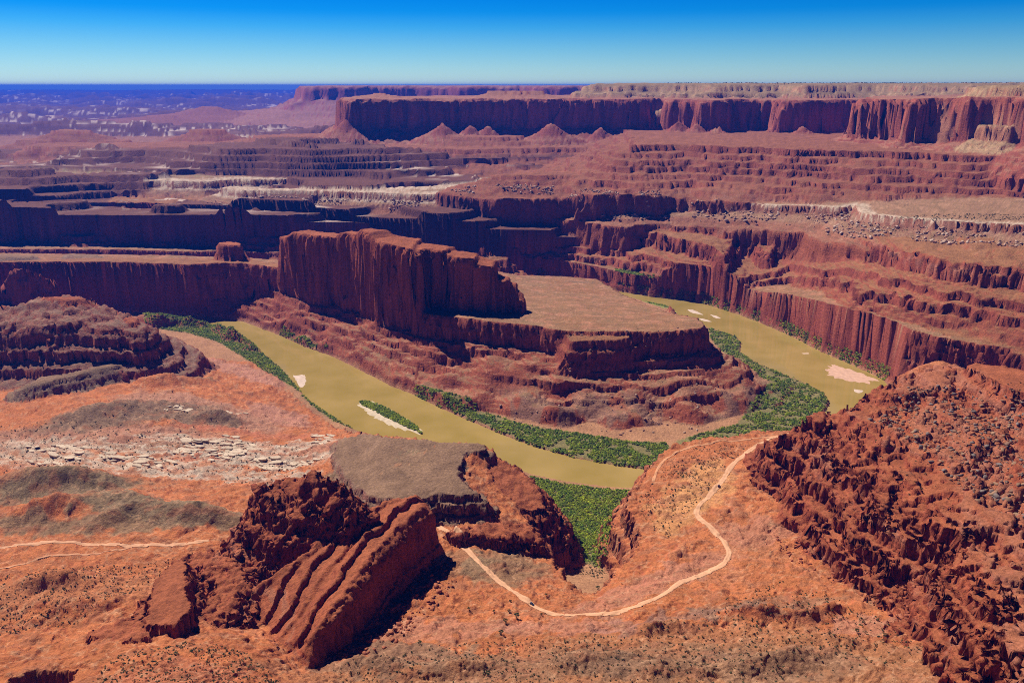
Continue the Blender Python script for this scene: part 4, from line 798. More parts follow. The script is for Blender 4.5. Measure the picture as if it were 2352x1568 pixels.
# --- tracks
def road_mat():
    mt, t, b = mat_new('graded_dust'); L = t.links.new
    uv = t.nodes.new('ShaderNodeAttribute'); uv.attribute_name = 'rock'
    g = t.nodes.new('ShaderNodeNewGeometry'); n = t.nodes.new('ShaderNodeTexNoise'); n.inputs['Scale'].default_value = 0.16; n.inputs['Detail'].default_value = 6; n.inputs['Roughness'].default_value = 0.7
    L(g.outputs['Position'], n.inputs['Vector'])
    mr = t.nodes.new('ShaderNodeMapRange'); mr.inputs[1].default_value = 0.3; mr.inputs[2].default_value = 0.7; mr.inputs[3].default_value = 0.78; mr.inputs[4].default_value = 1.16; L(n.outputs[0], mr.inputs[0])
    vm = t.nodes.new('ShaderNodeVectorMath'); vm.operation = 'SCALE'; L(uv.outputs['Color'], vm.inputs[0]); L(mr.outputs[0], vm.inputs['Scale'])
    L(vm.outputs[0], b.inputs['Base Color']); b.inputs['Roughness'].default_value = 0.95; b.inputs['Specular IOR Level'].default_value = 0.1
    return mt
M_ROAD = road_mat()
def make_road(key, width, label, c):
    pl = dense(road_pl[key].tolist()[::4] + [road_pl[key][-1].tolist()], 2.5)
    tg = np.gradient(pl, axis=0); tg /= np.linalg.norm(tg, axis=1)[:, None]; nm = np.stack([-tg[:, 1], tg[:, 0]], 1)
    wv = width * (0.95 + 0.35 * n2(np.arange(len(pl)) / 9.0, np.full(len(pl), 3.3), 150))
    offs = np.array([-0.5, -0.36, -0.22, -0.08, 0.08, 0.22, 0.36, 0.5])
    V = pl[:, None, :] + nm[:, None, :] * (offs[None, :, None] * wv[:, None, None])
    jit = n2(V[:, :, 0] / 3, V[:, :, 1] / 3, 151) * 0.5
    V[:, 0] += nm * jit[:, :1]; V[:, -1] += nm * jit[:, -1:]
    z = tz(V[..., 0].ravel(), V[..., 1].ravel()).reshape(V.shape[:2])
    for _ in range(3):
        z = np.maximum(z, (np.roll(z, 1, 0) + np.roll(z, -1, 0) + z) / 3) if False else z
    z = z + np.array([0.28, 0.5, 0.52, 0.55, 0.55, 0.52, 0.5, 0.28])[None, :]
    n, k = V.shape[:2]; vid_ = np.arange(n * k).reshape(n, k)
    q = np.stack([vid_[:-1, :-1], vid_[:-1, 1:], vid_[1:, 1:], vid_[1:, :-1]], -1).reshape(-1, 4)
    cc_ = np.array(c)[None, None, :] * np.array([0.86, 1.0, 1.07, 0.95, 0.95, 1.07, 1.0, 0.86])[None, :, None] * np.ones((n, 1, 1))
    o = link('dirt_road', mesh_np('dirt_road', np.concatenate([V, z[..., None]], -1).reshape(-1, 3), q[:, ::-1], M_ROAD, True, cc_.reshape(-1, 3)))
    return tag(o, label, 'road', None, 'structure')
make_road('main', 7.0, 'pale dirt road winding past the car and up the orange shelf', (0.64, 0.34, 0.19))
make_road('spur', 4.0, 'faint dirt track along the edge of the orange shelf', (0.58, 0.27, 0.135))
make_road('left', 7.0, 'pale dirt road below the grey hills at the left edge', (0.60, 0.31, 0.175))
make_road('left_low', 4.0, 'narrow dirt track joining the road at the left edge', (0.55, 0.26, 0.14))

# --- sand bars and the island
def mound(name, pts, h, c, label, cat='sandbar', n_in=7, zb=-0.4):
    """a low bank of sand inside an outline, highest in the middle"""
    p = dense(pts + [pts[0]], 3.0)[:-1]; cen = p.mean(0); V = []; 
    m_ = len(p); jit = n2(p[:, 0] / 16, p[:, 1] / 16, 160) * 0.22 + n2(p[:, 0] / 6, p[:, 1] / 6, 163) * 0.10
    for k in range(n_in + 1):
        f = 1 - k / n_in; ring = cen + (p - cen) * (f * (1 + jit[:, None] * f)); hz = zb + (h - zb) * (1 - f ** 2.2)
        hz = hz + n2(ring[:, 0] / 12, ring[:, 1] / 12, 161) * h * 0.25 * (1 - f)
        V.append(np.concatenate([ring, hz[:, None]], 1) if np.ndim(hz) else None)
    V = np.concatenate(V); vid_ = np.arange((n_in + 1) * m_).reshape(n_in + 1, m_); vn = np.roll(vid_, -1, 1)
    q = np.stack([vid_[:-1], vn[:-1], vn[1:], vid_[1:]], -1).reshape(-1, 4)
    col_ = np.array(c)[None] * (1 + 0.12 * n2(V[:, 0] / 7, V[:, 1] / 14, 162))[:, None]
    o = link(name, mesh_np(name, V, q, M_SAND, True, col_)); return tag(o, label, cat, None, 'structure')
def pp(v): return [P(a, b, 0) for a, b in v]
ISL = [(816, 921), (825, 917), (845, 917), (870, 926), (900, 940), (930, 958), (958, 975), (977, 997), (974, 1002), (950, 996), (915, 986), (880, 972), (850, 955), (828, 938), (817, 930)]
mound('river_island', pp(ISL), 1.4, (0.58, 0.45, 0.31), 'long green island with a pale sand edge in the river', 'island')
SAND = (0.62, 0.46, 0.36)
mound('sandbar', pp([(668, 858), (700, 857), (706, 870), (703, 888), (690, 893), (680, 880)]), 0.5, SAND, 'small pale sandbar against the green bank at the left bend')
mound('sandbar', pp([(1885, 846), (1900, 830), (1930, 838), (1970, 850), (2010, 866), (2032, 878), (2000, 886), (1950, 880), (1905, 868), (1886, 858)]), 0.5, (0.60, 0.36, 0.25), 'wide pinkish sandbar below the fluted cliff')
mound('sandbar', pp([(1572, 708), (1590, 710), (1606, 716), (1620, 724), (1600, 722), (1580, 716)]), 0.4, SAND, 'small sandbar upstream near the grassy bar')
mound('sandbar', pp([(1626, 720), (1650, 726), (1660, 733), (1640, 730)]), 0.35, SAND, 'thin sandbar in midstream beside the cliff bend')
mound('sandbar', pp([(1596, 728), (1620, 732), (1640, 740), (1615, 738)]), 0.35, SAND, 'thin sandbar at the tip of the peninsula bench')
mound('sandbar', pp([(1838, 810), (1856, 808), (1862, 813), (1845, 815)]), 0.3, (0.5, 0.34, 0.2), 'tiny sandbar in the middle of the right reach')
mound('sandbar', pp([(768, 962), (790, 972), (812, 985), (800, 986), (780, 976)]), 0.4, SAND, 'pale strip of sand beside the grey hill')
mound('sandbar', pp([(1958, 892), (1985, 896), (1975, 904), (1960, 900)]), 0.4, SAND, 'pale sand spit below the boulder crag')
mound('grass_bar', pp([(1455, 688), (1480, 690), (1530, 700), (1556, 716), (1530, 712), (1490, 704)]), 1.0, (0.26, 0.25, 0.07), 'grassy yellow bar on the inner bank of the upper reach', 'grass bar')

# --- greenery made of small leaf faces
def bush_template(seed, n=16, flat=0.8, leaf=0.42):
    r = np.random.RandomState(seed); V = []; 
    for k in range(n):
        d = r.normal(size=3); d /= np.linalg.norm(d); d[2] = abs(d[2]) * 1.15 - 0.1
        c = d * r.uniform(0.55, 1.0) * np.array([0.5, 0.5, 0.5 * flat]) + np.array([0, 0, 0.32 * flat])
        nrm = d + r.normal(size=3) * 0.5; nrm /= np.linalg.norm(nrm)
        a = np.cross(nrm, r.normal(size=3)); a /= np.linalg.norm(a); b = np.cross(nrm, a); s = leaf * r.uniform(0.7, 1.25) * 0.5
        V += [c + a * s, c + b * s * 0.8, c - a * s * 0.9, c - b * s]
    V = np.array(V); V[:, 2] = np.maximum(V[:, 2], 0.0)
    return V, np.arange(n * 4).reshape(-1, 4)
BUSH = [bush_template(200 + k, 13, 0.8, 0.5) for k in range(6)]
BUSHL = [bush_template(220 + k, 26, 0.95, 0.36) for k in range(4)]
def mass(name, xs, ys, zs, dia, hgt, cols_, label, cat, temps=BUSH, rs=np.random.RandomState(5), kind='stuff'):
    Vs, Fs, Cs = [], [], []; off = 0; n = len(xs)
    pick = rs.randint(0, len(temps), n); th = rs.uniform(0, 6.28, n)
    for k in range(len(temps)):
        i = np.nonzero(pick == k)[0]
        if len(i) == 0: continue
        T, Fq = temps[k]; c, s = np.cos(th[i])[:, None], np.sin(th[i])[:, None]
        x = (T[None, :, 0] * c - T[None, :, 1] * s) * dia[i][:, None] + xs[i][:, None]
        y = (T[None, :, 0] * s + T[None, :, 1] * c) * dia[i][:, None] + ys[i][:, None]
        z = T[None, :, 2] * hgt[i][:, None] + zs[i][:, None]
        Vs.append(np.stack([x, y, z], -1).reshape(-1, 3))
        fq = Fq[None] + (np.arange(len(i)) * len(T))[:, None, None] + off
        Fs.append(fq.reshape(-1, Fq.shape[1])); off += len(i) * len(T)
        lf = rs.uniform(0.6, 1.35, (len(i), len(T) // 4)).repeat(4, 1) if len(T) % 4 == 0 and Fq.shape[1] == 4 else np.ones((len(i), len(T)))
        Cs.append((cols_[i][:, None, :] * lf[..., None]).reshape(-1, 3))
    o = link(name, mesh_np(name, np.concatenate(Vs), np.concatenate(Fs), M_LEAF, False, np.concatenate(Cs)))
    return tag(o, label, cat, None, kind)
rs = np.random.RandomState(21)
GREENS = np.array([(0.20, 0.30, 0.025), (0.11, 0.19, 0.03), (0.30, 0.38, 0.02), (0.20, 0.20, 0.05), (0.40, 0.42, 0.025)])
def green_cols(n, x, y, w=(.3, .3, .18, .12, .1)):
    f = fbm(x / 24, y / 24, 3, 170); base = GREENS[rs.choice(5, n, p=w)]
    hi = np.clip(0.5 + f, 0, 1)[:, None]
    return (base * 0.55 + 0.45 * (GREENS[4] * hi + GREENS[1] * (1 - hi))) * rs.uniform(0.8, 1.6, (n, 1))
for key, poly, zz, label, den, dia0, wgt in THICK:
    pl = plan_poly(poly, zz); n = int(min(5200, area(pl) * den * 1.9)); x, y = scatter(pl, n, rs)
    if key == 'near':
        k = rs.uniform(size=len(x)) < np.clip((y - 840) / 110, 0.15, 1); x, y = x[k], y[k]
    sdq = sdf_pts(pl, x, y); k = sdq < -3.5 * (n2(x / 9, y / 9, 176) + 0.35) ; x, y = x[k], y[k]      # ragged edges
    if key in ('right', 'front'):
        k = fbm(x / 34, y / 26, 3, 175) > -0.32; x, y = x[k], y[k]
    z = tz(x, y) if key not in ('island', 'bar') else np.full(len(x), 0.9)
    k = (z > 0.2) & (z < 60); x, y, z = x[k], y[k], z[k]; n = len(x)
    dia = 1.3 * dia0 * rs.uniform(0.6, 1.5, n); h = dia * rs.uniform(0.55, 1.0, n)
    wgt = np.array(wgt); wgt = wgt / wgt.sum()
    mass('thicket', x, y, z - 0.15, dia, h, green_cols(n, x, y, wgt), label, 'thicket', BUSH, rs)

def told(label, xs, ys, i, rank, n, places, along='x'):
    """the words that tell one of many alike apart: its size and where it lies"""
    size = 'very large' if rank < max(1, n // 12) else 'large' if rank < n // 3 else 'middling' if rank < 2 * n // 3 else 'small'
    v = xs[i] / ys[i] if along == 'x' else ys[i]
    for lim, words in places:
        if v < lim: return size + ' ' + label + ' ' + words
    return size + ' ' + label
# --- scattered desert shrubs
SHRUB_Z = [
 ('slab', [(0, 960), (250, 962), (480, 990), (700, 1000), (760, 1085), (600, 1120), (300, 1090), (0, 1110)], 85, 1100, 1.2, 3.4),
 ('hill', [(180, 930), (420, 880), (580, 935), (560, 1000), (250, 1000)], 66, 260, 1.2, 2.8),
 ('mound', [(250, 1478), (430, 1432), (560, 1452), (660, 1567), (450, 1640), (200, 1600)], 185, 800, 1.1, 2.3),
 ('left', [(0, 1312), (300, 1275), (430, 1262), (290, 1390), (180, 1455), (0, 1500)], 122, 1300, 0.9, 2.2),
 ('shelf', [(1530, 1060), (1600, 1026), (1740, 1022), (1650, 1110), (1590, 1165), (1540, 1230), (1485, 1190), (1465, 1130)], 103, 800, 1.2, 2.6),
 ('low', [(760, 1540), (1000, 1460), (1300, 1432), (1500, 1425), (1800, 1300), (2000, 1400), (2150, 1567), (1500, 1640), (800, 1640)], 135, 2600, 0.9, 2.3),
 ('crag', [(1960, 955), (2080, 885), (2352, 930), (2352, 1110), (2100, 1150)], 212, 260, 1.2, 2.8),
 ('rim', [(2000, 489), (2120, 489), (2352, 502), (2352, 515), (2200, 506), (2050, 498)], 286, 300, 2.4, 4.6),
 ('wash', [(1290, 1230), (1410, 1240), (1410, 1300), (1380, 1345), (1310, 1330)], 18, 420, 1.2, 2.8),
 ('skyline', None, 0, 1000, 4.0, 9.0),
]
sx, sy, sz, sdm, szone = [], [], [], [], []
for key, poly, zz, n, a, b in SHRUB_Z:
    if poly is None:
        q = [C(1500, 4900, 612), C(1700, 4650, 612), C(1950, 4700, 612), C(2250, 4450, 612), C(2400, 4400, 612), C(2400, 5100, 612), C(1550, 5300, 612)]
    else: q = plan_poly(poly, zz)
    x, y = scatter(q, n, rs)
    kk = fbm(x / 26, y / 26, 2, 180) > -0.35; x, y = x[kk], y[kk]
    z = tz(x, y); rdist = np.where((np.abs(x) < 700) & (y < 1090), ROADD(x, y), 99); kk = rdist > 6; x, y, z = x[kk], y[kk], z[kk]
    sx.append(x); sy.append(y); sz.append(z); sdm.append(a + (b - a) * rs.uniform(size=len(x)) ** 2); szone += [key] * len(x)
sx, sy, sz, sdm = map(np.concatenate, (sx, sy, sz, sdm)); szone = np.array(szone)
SHRUBC = np.array([(0.055, 0.065, 0.025), (0.075, 0.085, 0.035), (0.10, 0.10, 0.04), (0.05, 0.05, 0.022)])
big = np.argsort(-(sdm / np.sqrt(sx ** 2 + sy ** 2 + (CAMZ - sz) ** 2)))[:280]
SL = {'slab': ('dark green shrub among the pale slabs', 'shrubs among the pale slabs'), 'hill': ('dark shrub on the grey-brown hillside above the river', 'shrubs on the grey-brown hill'),
      'mound': ('dark shrub on the red mound at the bottom', 'shrubs on the red mound'), 'left': ('dark shrub on the orange flat', 'shrubs on the left orange flat'),
      'shelf': ('dark shrub on the orange shelf', 'shrubs on the orange shelf'), 'low': ('dark shrub on the orange ground', 'shrubs on the low orange ground'),
      'crag': ('green shrub between the boulders of the great crag', 'shrubs on the boulder crag'), 'rim': ('green juniper on the pale rim below the ledged slope', 'junipers along the pale rim'),
      'wash': ('green bush on the sandy wash below the thicket', 'bushes in the sandy wash'), 'skyline': ('dark juniper on the buff skyline plateau', 'junipers on the skyline')}
shrub_me = []
for k in range(4):
    for j in range(4):
        T, Fq = BUSHL[k]; shrub_me.append(mesh_np('shrub', T, Fq, M_LEAF, False, np.repeat(SHRUBC[j][None] * np.random.RandomState(k * 4 + j).uniform(0.75, 1.3, (len(T) // 4, 1)), 4, 0)))
SPL = {'slab': ((-0.45, 'beside the left edge'), (-0.3, 'beside the grey mounds'), (9, 'near the grey hill')), 'mound': ((-0.44, 'beside the dark hollow'), (-0.34, 'in its middle'), (9, 'towards the tilted slab')),
       'left': ((-0.6, 'close to the left edge'), (-0.48, 'beside the track'), (9, 'close to the red ridge')), 'low': ((-0.1, 'under the tilted slab'), (0.12, 'beside the group of trees'), (0.3, 'below the road'), (9, 'towards the right crag')),
       'shelf': ((0.2, 'at its cliff edge'), (0.26, 'between the two tracks'), (9, 'close to the crag'))}
for rank, i in enumerate(big):
    o = bpy.data.objects.new('desert_shrub', shrub_me[rs.randint(16)]); COL.objects.link(o)
    o.location = (sx[i], sy[i], sz[i] - 0.1); d = sdm[i]; o.scale = (d, d, d * rs.uniform(0.7, 1.0)); o.rotation_euler.z = rs.uniform(0, 6.28)
    tag(o, told(SL[szone[i]][0], sx, sy, i, rank, len(big), SPL.get(szone[i], ())), 'shrub', SL[szone[i]][1])
rest = np.setdiff1d(np.arange(len(sx)), big)
mass('desert_scrub', sx[rest], sy[rest], sz[rest] - 0.1, sdm[rest] * 1.05, sdm[rest] * 0.8, SHRUBC[rs.randint(0, 4, len(rest))] * rs.uniform(0.8, 1.5, (len(rest), 1)), 'fine dark desert scrub speckling the ground', 'scrub', BUSH, rs)

# --- single trees by the road
def tree(px, py, h, label, spread=0.9, seed=0):
    z = 110.0
    for _ in range(10):
        x, y = P(px, py, z); z = float(tz([x], [y])[0])
    r = np.random.RandomState(seed)
    e_ = bpy.data.objects.new('juniper_tree', None); COL.objects.link(e_); e_.location = (x, y, z)
    V, Fq = [], []
    def limb(p0, p1, r0, r1):
        p0, p1 = np.array(p0), np.array(p1); d = p1 - p0; d /= np.linalg.norm(d); a = np.cross(d, [0.3, 0.9, 0.1]); a /= np.linalg.norm(a); b = np.cross(d, a); n0 = len(V)
        for p, rr_ in ((p0, r0), (p1, r1)):
            for k in range(6): V.append(p + (a * math.cos(k * 1.047) + b * math.sin(k * 1.047)) * rr_)
        for k in range(6): Fq.append((n0 + k, n0 + (k + 1) % 6, n0 + 6 + (k + 1) % 6, n0 + 6 + k))
    limb((0, 0, -0.4), (0.1 * h * r.normal(), 0.05 * h, 0.35 * h), 0.07 * h, 0.045 * h)
    cents = []
    for k in range(6):
        t_ = k * 1.05 + r.uniform(-.3, .3); q = (0.34 * h * spread * math.cos(t_), 0.34 * h * spread * math.sin(t_), h * r.uniform(0.45, 0.75)); limb((0, 0, 0.3 * h), q, 0.04 * h, 0.015 * h); cents.append(q)
    cents.append((0, 0, 0.82 * h))
    link('trunk', mesh_np('trunk', np.array(V), np.array(Fq), M_BARK, True), e_)
    LV, LC = [], []
    for q in cents:
        for k in range(70):
            d = r.normal(size=3); d /= np.linalg.norm(d); c = np.array(q) + d * r.uniform(0.3, 1) * h * 0.2 * np.array([1, 1, 0.8])
            a = np.cross(d, r.normal(size=3)); a /= np.linalg.norm(a); b = np.cross(d, a); s = 0.05 * h
            LV += [c + a * s, c + b * s, c - a * s, c - b * s]; g = np.array((0.075, 0.105, 0.03)) * r.uniform(0.6, 1.5); LC += [g] * 4
    link('crown', mesh_np('crown', np.array(LV), np.arange(len(LV)).reshape(-1, 4), M_LEAF, False, np.array(LC)), e_)
    tag(e_, label, 'tree', 'trees near the road bend')
TREES = [(1187, 1418, 6.0, 'tall round dark green tree casting a shadow below the road, nearest the car'), (1161, 1429, 5.0, 'loose spreading tree just below the tall round tree'), (1151, 1455, 4.6, 'low wide tree at the junction of the side tracks'),
         (1169, 1405, 3.6, 'small tree directly above the tall round tree'), (964, 1478, 4.0, 'pointed lone tree on the pink slickrock under the tilted slab'), (1121, 1549, 4.2, 'lone tree at the bottom edge among orange soil'),
         (1172, 1382, 3.4, 'small tree beside the road where it meets the grey fan'), (1077, 1402, 3.4, 'lone small tree below the foot of the grey fan'), (1254, 1368, 3.0, 'small tree above the road bend at the wash head'),
         (1134, 1405, 3.0, 'little bush-like tree left of the group at the road'), (1968, 1452, 4.4, 'wide low tree on the red flat under the right crag'), (2033, 1462, 4.0, 'loose tree at the foot of the right crag'),
         (1244, 1413, 2.8, 'yellow-green tree at the outer edge of the road bend'), (1377 - 4, 1352, 5.0, 'dark tree at the head of the wash below the shelf')]
for i, a in enumerate(TREES): tree(a[0], a[1], a[2], a[3], 0.9 + 0.1 * (i % 3), 300 + i)

# --- boulders
def rock_template(seed, blocky=0.6):
    r = np.random.RandomState(seed); bm = bmesh.new()
    for k in range(15):
        v = r.uniform(-0.5, 0.5, 3)
        m_ = np.abs(v).max(); v = v / m_ * 0.5 * r.uniform(0.82, 1.0) if r.uniform() < blocky else v / np.linalg.norm(v) * 0.52
        bm.verts.new(v)
    g = bmesh.ops.convex_hull(bm, input=bm.verts); bmesh.ops.delete(bm, geom=[v for v in bm.verts if not v.link_faces], context='VERTS')
    bmesh.ops.triangulate(bm, faces=bm.faces); bm.verts.index_update()
    V = np.array([v.co[:] for v in bm.verts]); Fq = np.array([[v.index for v in f.verts] for f in bm.faces]); bm.free(); return V, Fq
ROCKS = [rock_template(400 + k) for k in range(7)]
def boulders(spots, n_single, label, group, stufflabel, cols_, flat=(0.5, 0.9), places=(), along='x'):
    x, y, d = spots; z = tz(x, y); n = len(x)
    sgn = d / np.sqrt(x ** 2 + y ** 2); order = np.argsort(-sgn); single = order[:n_single]; rest_ = order[n_single:]
    cols_ = np.array(cols_); meshes = [mesh_np('boulder', T, Fq, M_STONE, False, np.repeat(cols_[j % len(cols_)][None], len(T), 0)) for j, (T, Fq) in enumerate(ROCKS * 2)]
    for rank, i in enumerate(single):
        o = bpy.data.objects.new('boulder', meshes[rs.randint(len(meshes))]); COL.objects.link(o)
        o.location = (x[i], y[i], z[i] + d[i] * 0.14); o.scale = (d[i] * rs.uniform(0.9, 1.5), d[i] * rs.uniform(0.7, 1.1), d[i] * rs.uniform(*flat)); o.rotation_euler = (rs.normal() * 0.25, rs.normal() * 0.25, rs.uniform(0, 6.28))
        tag(o, told(label, x, y, i, rank, n_single, places, along), 'boulder', group)
    Vs, Fs, Cs = [], [], []; off = 0
    for i in rest_:
        T, Fq = ROCKS[rs.randint(len(ROCKS))]; c, s = math.cos(i * 1.7), math.sin(i * 1.7); sc3 = d[i] * rs.uniform(0.6, 1.3, 3) * np.array([1, 1, 0.75])
        q = T * sc3; q = np.stack([q[:, 0] * c - q[:, 1] * s, q[:, 0] * s + q[:, 1] * c, q[:, 2]], 1) + np.array([x[i], y[i], z[i] + d[i] * 0.12])
        Vs.append(q); Fs.append(Fq + off); off += len(q); Cs.append(np.repeat((cols_[rs.randint(len(cols_))] * rs.uniform(0.8, 1.2))[None], len(q), 0))
    if Vs:
        o = link('rubble', mesh_np('rubble', np.concatenate(Vs), np.concatenate(Fs), M_STONE, False, np.concatenate(Cs))); tag(o, stufflabel, 'rubble', None, 'stuff')
def pw(n, a, b, e_=2.4): return a + (b - a) * rs.uniform(size=n) ** e_
rimp = [p for p in PRIMS if p['name'] == 'pale_rim_terrace'][0]
x = rs.uniform(-2000, 1300, 60000); y = rs.uniform(1750, 2900, 60000); dd_ = rimp['sd'](x, y)
k = (dd_ > 12) & (dd_ < 95) & (fbm(x / 120, y / 120, 2, 190) > -0.2) & (np.abs(x / y) < 0.66); x, y = x[k][:2600], y[k][:2600]
boulders((x, y, pw(len(x), 2.0, 11.0)), 130, 'pale boulder', 'boulders under the pale rim', 'pale boulder rubble on the slopes under the pale rim', [(0.52, 0.36, 0.27), (0.44, 0.27, 0.19), (0.36, 0.19, 0.13)],
         places=((-0.36, 'under the pale rim at its left end'), (-0.15, 'under the tip of the pale promontory'), (0.03, 'under the pale rim behind the fin'), (0.2, 'under the pale rim where the low ledged ridge ends'), (0.36, 'under the pale rim above the alcove'), (9, 'under the juniper-topped rim at the right')))
x, y = scatter(plan_poly([(2080, 900), (2200, 905), (2352, 960), (2420, 1100), (2352, 1230), (2250, 1160), (2150, 1065), (2060, 985), (2000, 960)], 212), 2400, rs)
boulders((x, y, pw(len(x), 0.9, 6.5, 2.6)), 90, 'brown boulder', 'boulders on the right crag', 'brown boulder rubble on the right crag', [(0.30, 0.17, 0.10), (0.23, 0.12, 0.075), (0.20, 0.15, 0.13), (0.34, 0.12, 0.06)], places=((760, 'low on the boulder slope of the right crag'), (840, 'half way up the boulder slope of the right crag'), (920, 'below the flat-topped block of the right crag'), (9999, 'near the river edge of the right crag')), along='y')
x, y = scatter(plan_poly([(1100, 945), (1300, 870), (1560, 860), (1700, 930), (1640, 975), (1400, 985), (1220, 970)], 20), 420, rs)
boulders((x, y, pw(len(x), 1.0, 6.0, 3)), 50, 'pale boulder', 'boulders below the peninsula', 'scattered stones on the peninsula slope', [(0.42, 0.28, 0.2), (0.30, 0.16, 0.11)], places=((0.03, 'on the peninsula slope near the dark thicket'), (0.1, 'on the grey fans under the peninsula cliff'), (0.17, 'on the peninsula slope below its front corner'), (9, 'on the slope under the peninsula nose')))
x, y = scatter(plan_poly([(740, 1530), (860, 1420), (960, 1330), (1010, 1270), (1050, 1300), (1000, 1400), (900, 1500), (800, 1545)], 116), 340, rs)
boulders((x, y, pw(len(x), 0.8, 6.0, 3)), 50, 'red boulder', 'boulders below the tilted slab', 'red rubble below the tilted slab', [(0.34, 0.11, 0.055), (0.28, 0.085, 0.045)], (0.6, 1.0), ((610, 'below the low end of the tilted slab'), (690, 'in the shadow of the tilted slab cliff'), (9999, 'beside the road under the tilted slab')), 'y')
x, y = scatter(plan_poly([(1780, 1200), (1810, 1250), (1900, 1320), (2010, 1360), (2100, 1440), (2150, 1520), (2060, 1480), (1960, 1380), (1850, 1310), (1770, 1240)], 118), 260, rs)
boulders((x, y, pw(len(x), 0.8, 5.0, 3)), 40, 'red boulder', 'boulders at the foot of the right crag', 'red rubble at the foot of the right crag', [(0.34, 0.11, 0.055), (0.28, 0.085, 0.045)], (0.6, 1.0), ((640, 'at the lower foot of the right crag'), (730, 'at the middle foot of the right crag'), (9999, 'at the foot of the right crag by the shelf')), 'y')

# --- pale slabs of the near bench: pieces of the ground
def slab_template(seed):
    r = np.random.RandomState(seed); n = 9; bm = bmesh.new(); ring = []
    for k in range(n):
        t_ = 2 * math.pi * k / n + r.uniform(-.2, .2); q = r.uniform(0.8, 1.1); ring.append((0.5 * q * math.copysign(abs(math.cos(t_)) ** 0.7, math.cos(t_)), 0.5 * q * math.copysign(abs(math.sin(t_)) ** 0.7, math.sin(t_))))
    V = [(a * 1.0, b, -0.5) for a, b in ring] + [(a * 1.02, b * 1.02, 0.34) for a, b in ring] + [(a * 0.86, b * 0.8, 0.5) for a, b in ring]
    Fq = [[n + k, n + (k + 1) % n, 2 * n + (k + 1) % n, 2 * n + k] for k in range(n)] + [[k, (k + 1) % n, n + (k + 1) % n, n + k] for k in range(n)]
    me = bpy.data.meshes.new('slab'); me.from_pydata(V, [], Fq + [[2 * n + k for k in range(n)]]); bm.free()
    a = me.attributes.new('rock', 'FLOAT_COLOR', 'POINT'); c = np.array((0.56, 0.42, 0.30)) * r.uniform(0.9, 1.12)
    a.data.foreach_set('color', np.tile(np.append(c, 1), len(V)).astype(np.float32)); me.materials.append(M_STONE); return me
slabs = [slab_template(500 + k) for k in range(8)]
SLZ = [([(410, 1000), (520, 1000), (570, 1040), (480, 1062), (400, 1040)], 84, 90), ([(520, 985), (580, 1010), (580, 1040), (510, 1010)], 78, 20), ([(240, 1030), (400, 1060), (360, 1080), (230, 1060)], 88, 46), ([(560, 1045), (720, 1055), (740, 1075), (620, 1085)], 84, 70), ([(720, 985), (770, 1000), (765, 1040), (725, 1040)], 70, 26), ([(60, 1020), (200, 1010), (200, 1070), (60, 1070)], 88, 48), ([(350, 935), (565, 925), (570, 940), (380, 950)], 62, 22)]
for poly, zz, n in SLZ:
    x, y = scatter(plan_poly(poly, zz), n, rs); z = tz(x, y)
    for i in range(n):
        o = bpy.data.objects.new('slab', slabs[rs.randint(8)]); COL.objects.link(o); o.parent = land['near_bench']
        L_ = 5 + 18 * rs.uniform() ** 1.6; o.scale = (L_, L_ * rs.uniform(0.3, 0.55), rs.uniform(1.2, 2.8)); o.location = (x[i], y[i], z[i] + 0.3); o.rotation_euler = (rs.normal() * .06, rs.normal() * .06, -0.25 + rs.normal() * 0.22)

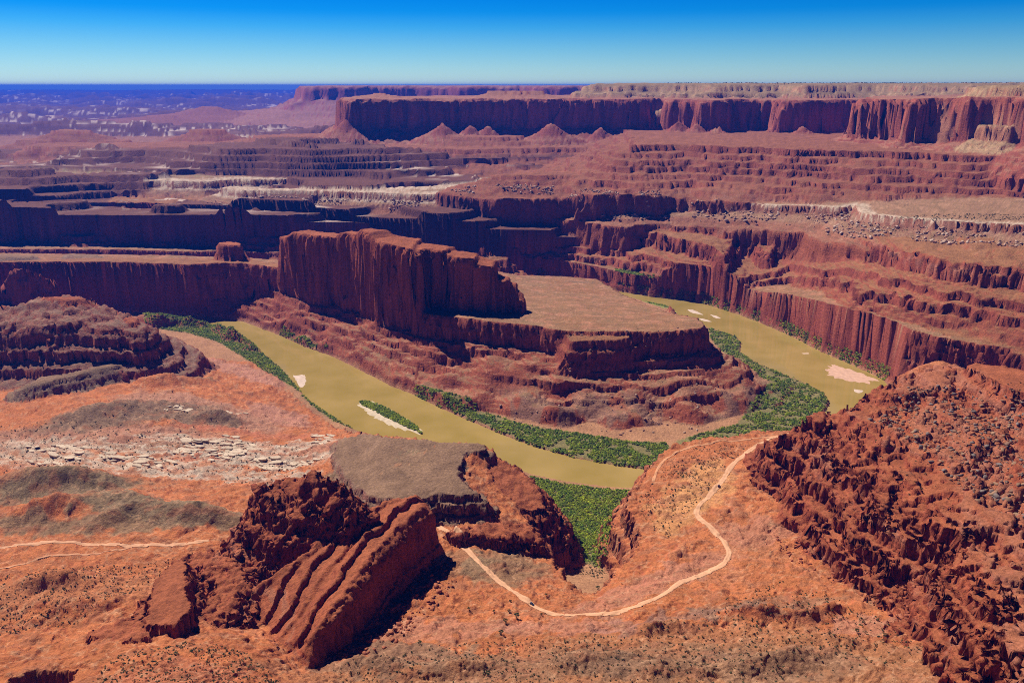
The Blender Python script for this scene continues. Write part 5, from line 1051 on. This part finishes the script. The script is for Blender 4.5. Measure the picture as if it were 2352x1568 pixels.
# --- vehicles
def car(px, py, heading, body_c, label, zz=110.0, s=1.0):
    z = zz
    for _ in range(10):
        x, y = P(px, py, z); z = float(tz([x], [y])[0])
    e_ = bpy.data.objects.new('parked_car' if 'parked' in label else 'car', None); COL.objects.link(e_); e_.location = (x, y, z + 0.6); e_.rotation_euler.z = heading; e_.scale = (s, s, s)
    paint = flat_mat('car_paint', body_c, 0.3, 0.3); glass = flat_mat('car_glass', (0.02, 0.025, 0.03), 0.08); rubber = flat_mat('tyre_rubber', (0.02, 0.02, 0.02), 0.8); steel = flat_mat('rim_steel', (0.5, 0.5, 0.52), 0.35, 0.9); lampm = flat_mat('lamp_glass', (0.75, 0.75, 0.7), 0.1); redm = flat_mat('tail_lamp', (0.4, 0.02, 0.02), 0.2)
    def prism(name, prof, w0, w1, mat, par, zsplit):
        """side outline swept across the width, narrower above zsplit"""
        V = []; n = len(prof)
        for sgn in (-1, 1):
            for a, b in prof: V.append((a, sgn * (w0 if b <= zsplit else w1) / 2, b))
        Fq = [list(range(n))[::-1], list(range(n, 2 * n))] + [[k, (k + 1) % n, n + (k + 1) % n, n + k] for k in range(n)]
        bm = bmesh.new(); vs = [bm.verts.new(v) for v in V]
        for f in Fq: bm.faces.new([vs[k] for k in f])
        bmesh.ops.recalc_face_normals(bm, faces=bm.faces); bmesh.ops.bevel(bm, geom=list(bm.edges), offset=0.05, segments=1, affect='EDGES')
        me = bpy.data.meshes.new(name); bm.to_mesh(me); bm.free(); me.materials.append(mat); return link(name, me, par)
    prism('body', [(-2.25, 0.35), (-2.3, 0.75), (-2.2, 1.02), (-1.9, 1.06), (0.75, 1.06), (1.1, 1.0), (2.05, 0.92), (2.25, 0.7), (2.25, 0.35), (1.9, 0.28), (-1.9, 0.28)], 1.85, 1.8, paint, e_, 0.9)
    prism('window_band', [(-2.1, 1.04), (-1.85, 1.55), (0.1, 1.58), (0.95, 1.05)], 1.72, 1.45, glass, e_, 1.2)
    prism('roof', [(-1.9, 1.56), (-1.85, 1.66), (0.05, 1.68), (0.2, 1.57)], 1.5, 1.4, paint, e_, 1.6)
    for ax in (-1.4, 1.4):
        for sy_ in (-0.84, 0.84):
            V, Fq = [], []
            for t_ in range(14):
                a = t_ * 2 * math.pi / 14
                for r_, w_ in ((0.2, 0.1), (0.36, 0.11), (0.36, -0.11), (0.2, -0.1)): V.append((ax + r_ * math.cos(a), sy_ + w_, 0.36 + r_ * math.sin(a)))
            for t_ in range(14):
                for k in range(4): Fq.append((t_ * 4 + k, t_ * 4 + (k + 1) % 4, ((t_ + 1) % 14) * 4 + (k + 1) % 4, ((t_ + 1) % 14) * 4 + k))
            w_o = link('wheel', mesh_np('wheel', np.array(V), np.array(Fq), rubber, False), e_)
            V = [(ax + 0.21 * math.cos(t_ * .4488), sy_ + s_ * 0.07, 0.36 + 0.21 * math.sin(t_ * .4488)) for s_ in (-1, 1) for t_ in range(14)]
            me = bpy.data.meshes.new('rim'); me.from_pydata(V, [], [list(range(14)), list(range(14, 28))] + [[k, (k + 1) % 14, 14 + (k + 1) % 14, 14 + k] for k in range(14)]); me.materials.append(steel); link('rim', me, w_o)
    for nm, xx, mm_ in (('headlight', 2.24, lampm), ('tail_light', -2.28, redm)):
        for sy_ in (-0.68, 0.68):
            prism(nm, [(xx - 0.05, 0.66), (xx - 0.05, 0.84), (xx + 0.04, 0.84), (xx + 0.04, 0.66)], 0.3, 0.3, mm_, e_, 9).location = (0, sy_, 0)
    tag(e_, label, 'car'); return e_
def road_heading(a, b): p, q = np.array(ground_G(*a)), np.array(ground_G(*b)); return math.atan2(q[1] - p[1], q[0] - p[0])
car(1222, 1389, road_heading((1187, 1365), (1250, 1400)), (0.02, 0.035, 0.09), 'dark blue car on the dirt road at the bottom bend', 107, 1.15)
car(1651, 1117, road_heading((1650, 1115), (1672, 1082)), (0.03, 0.02, 0.05), 'dark car on the winding road across the orange shelf', 106, 1.15)
car(2139, 846, 0.3, (0.55, 0.62, 0.68), 'pale silver car parked on the flat behind the boulder crag', 215, 1.15)
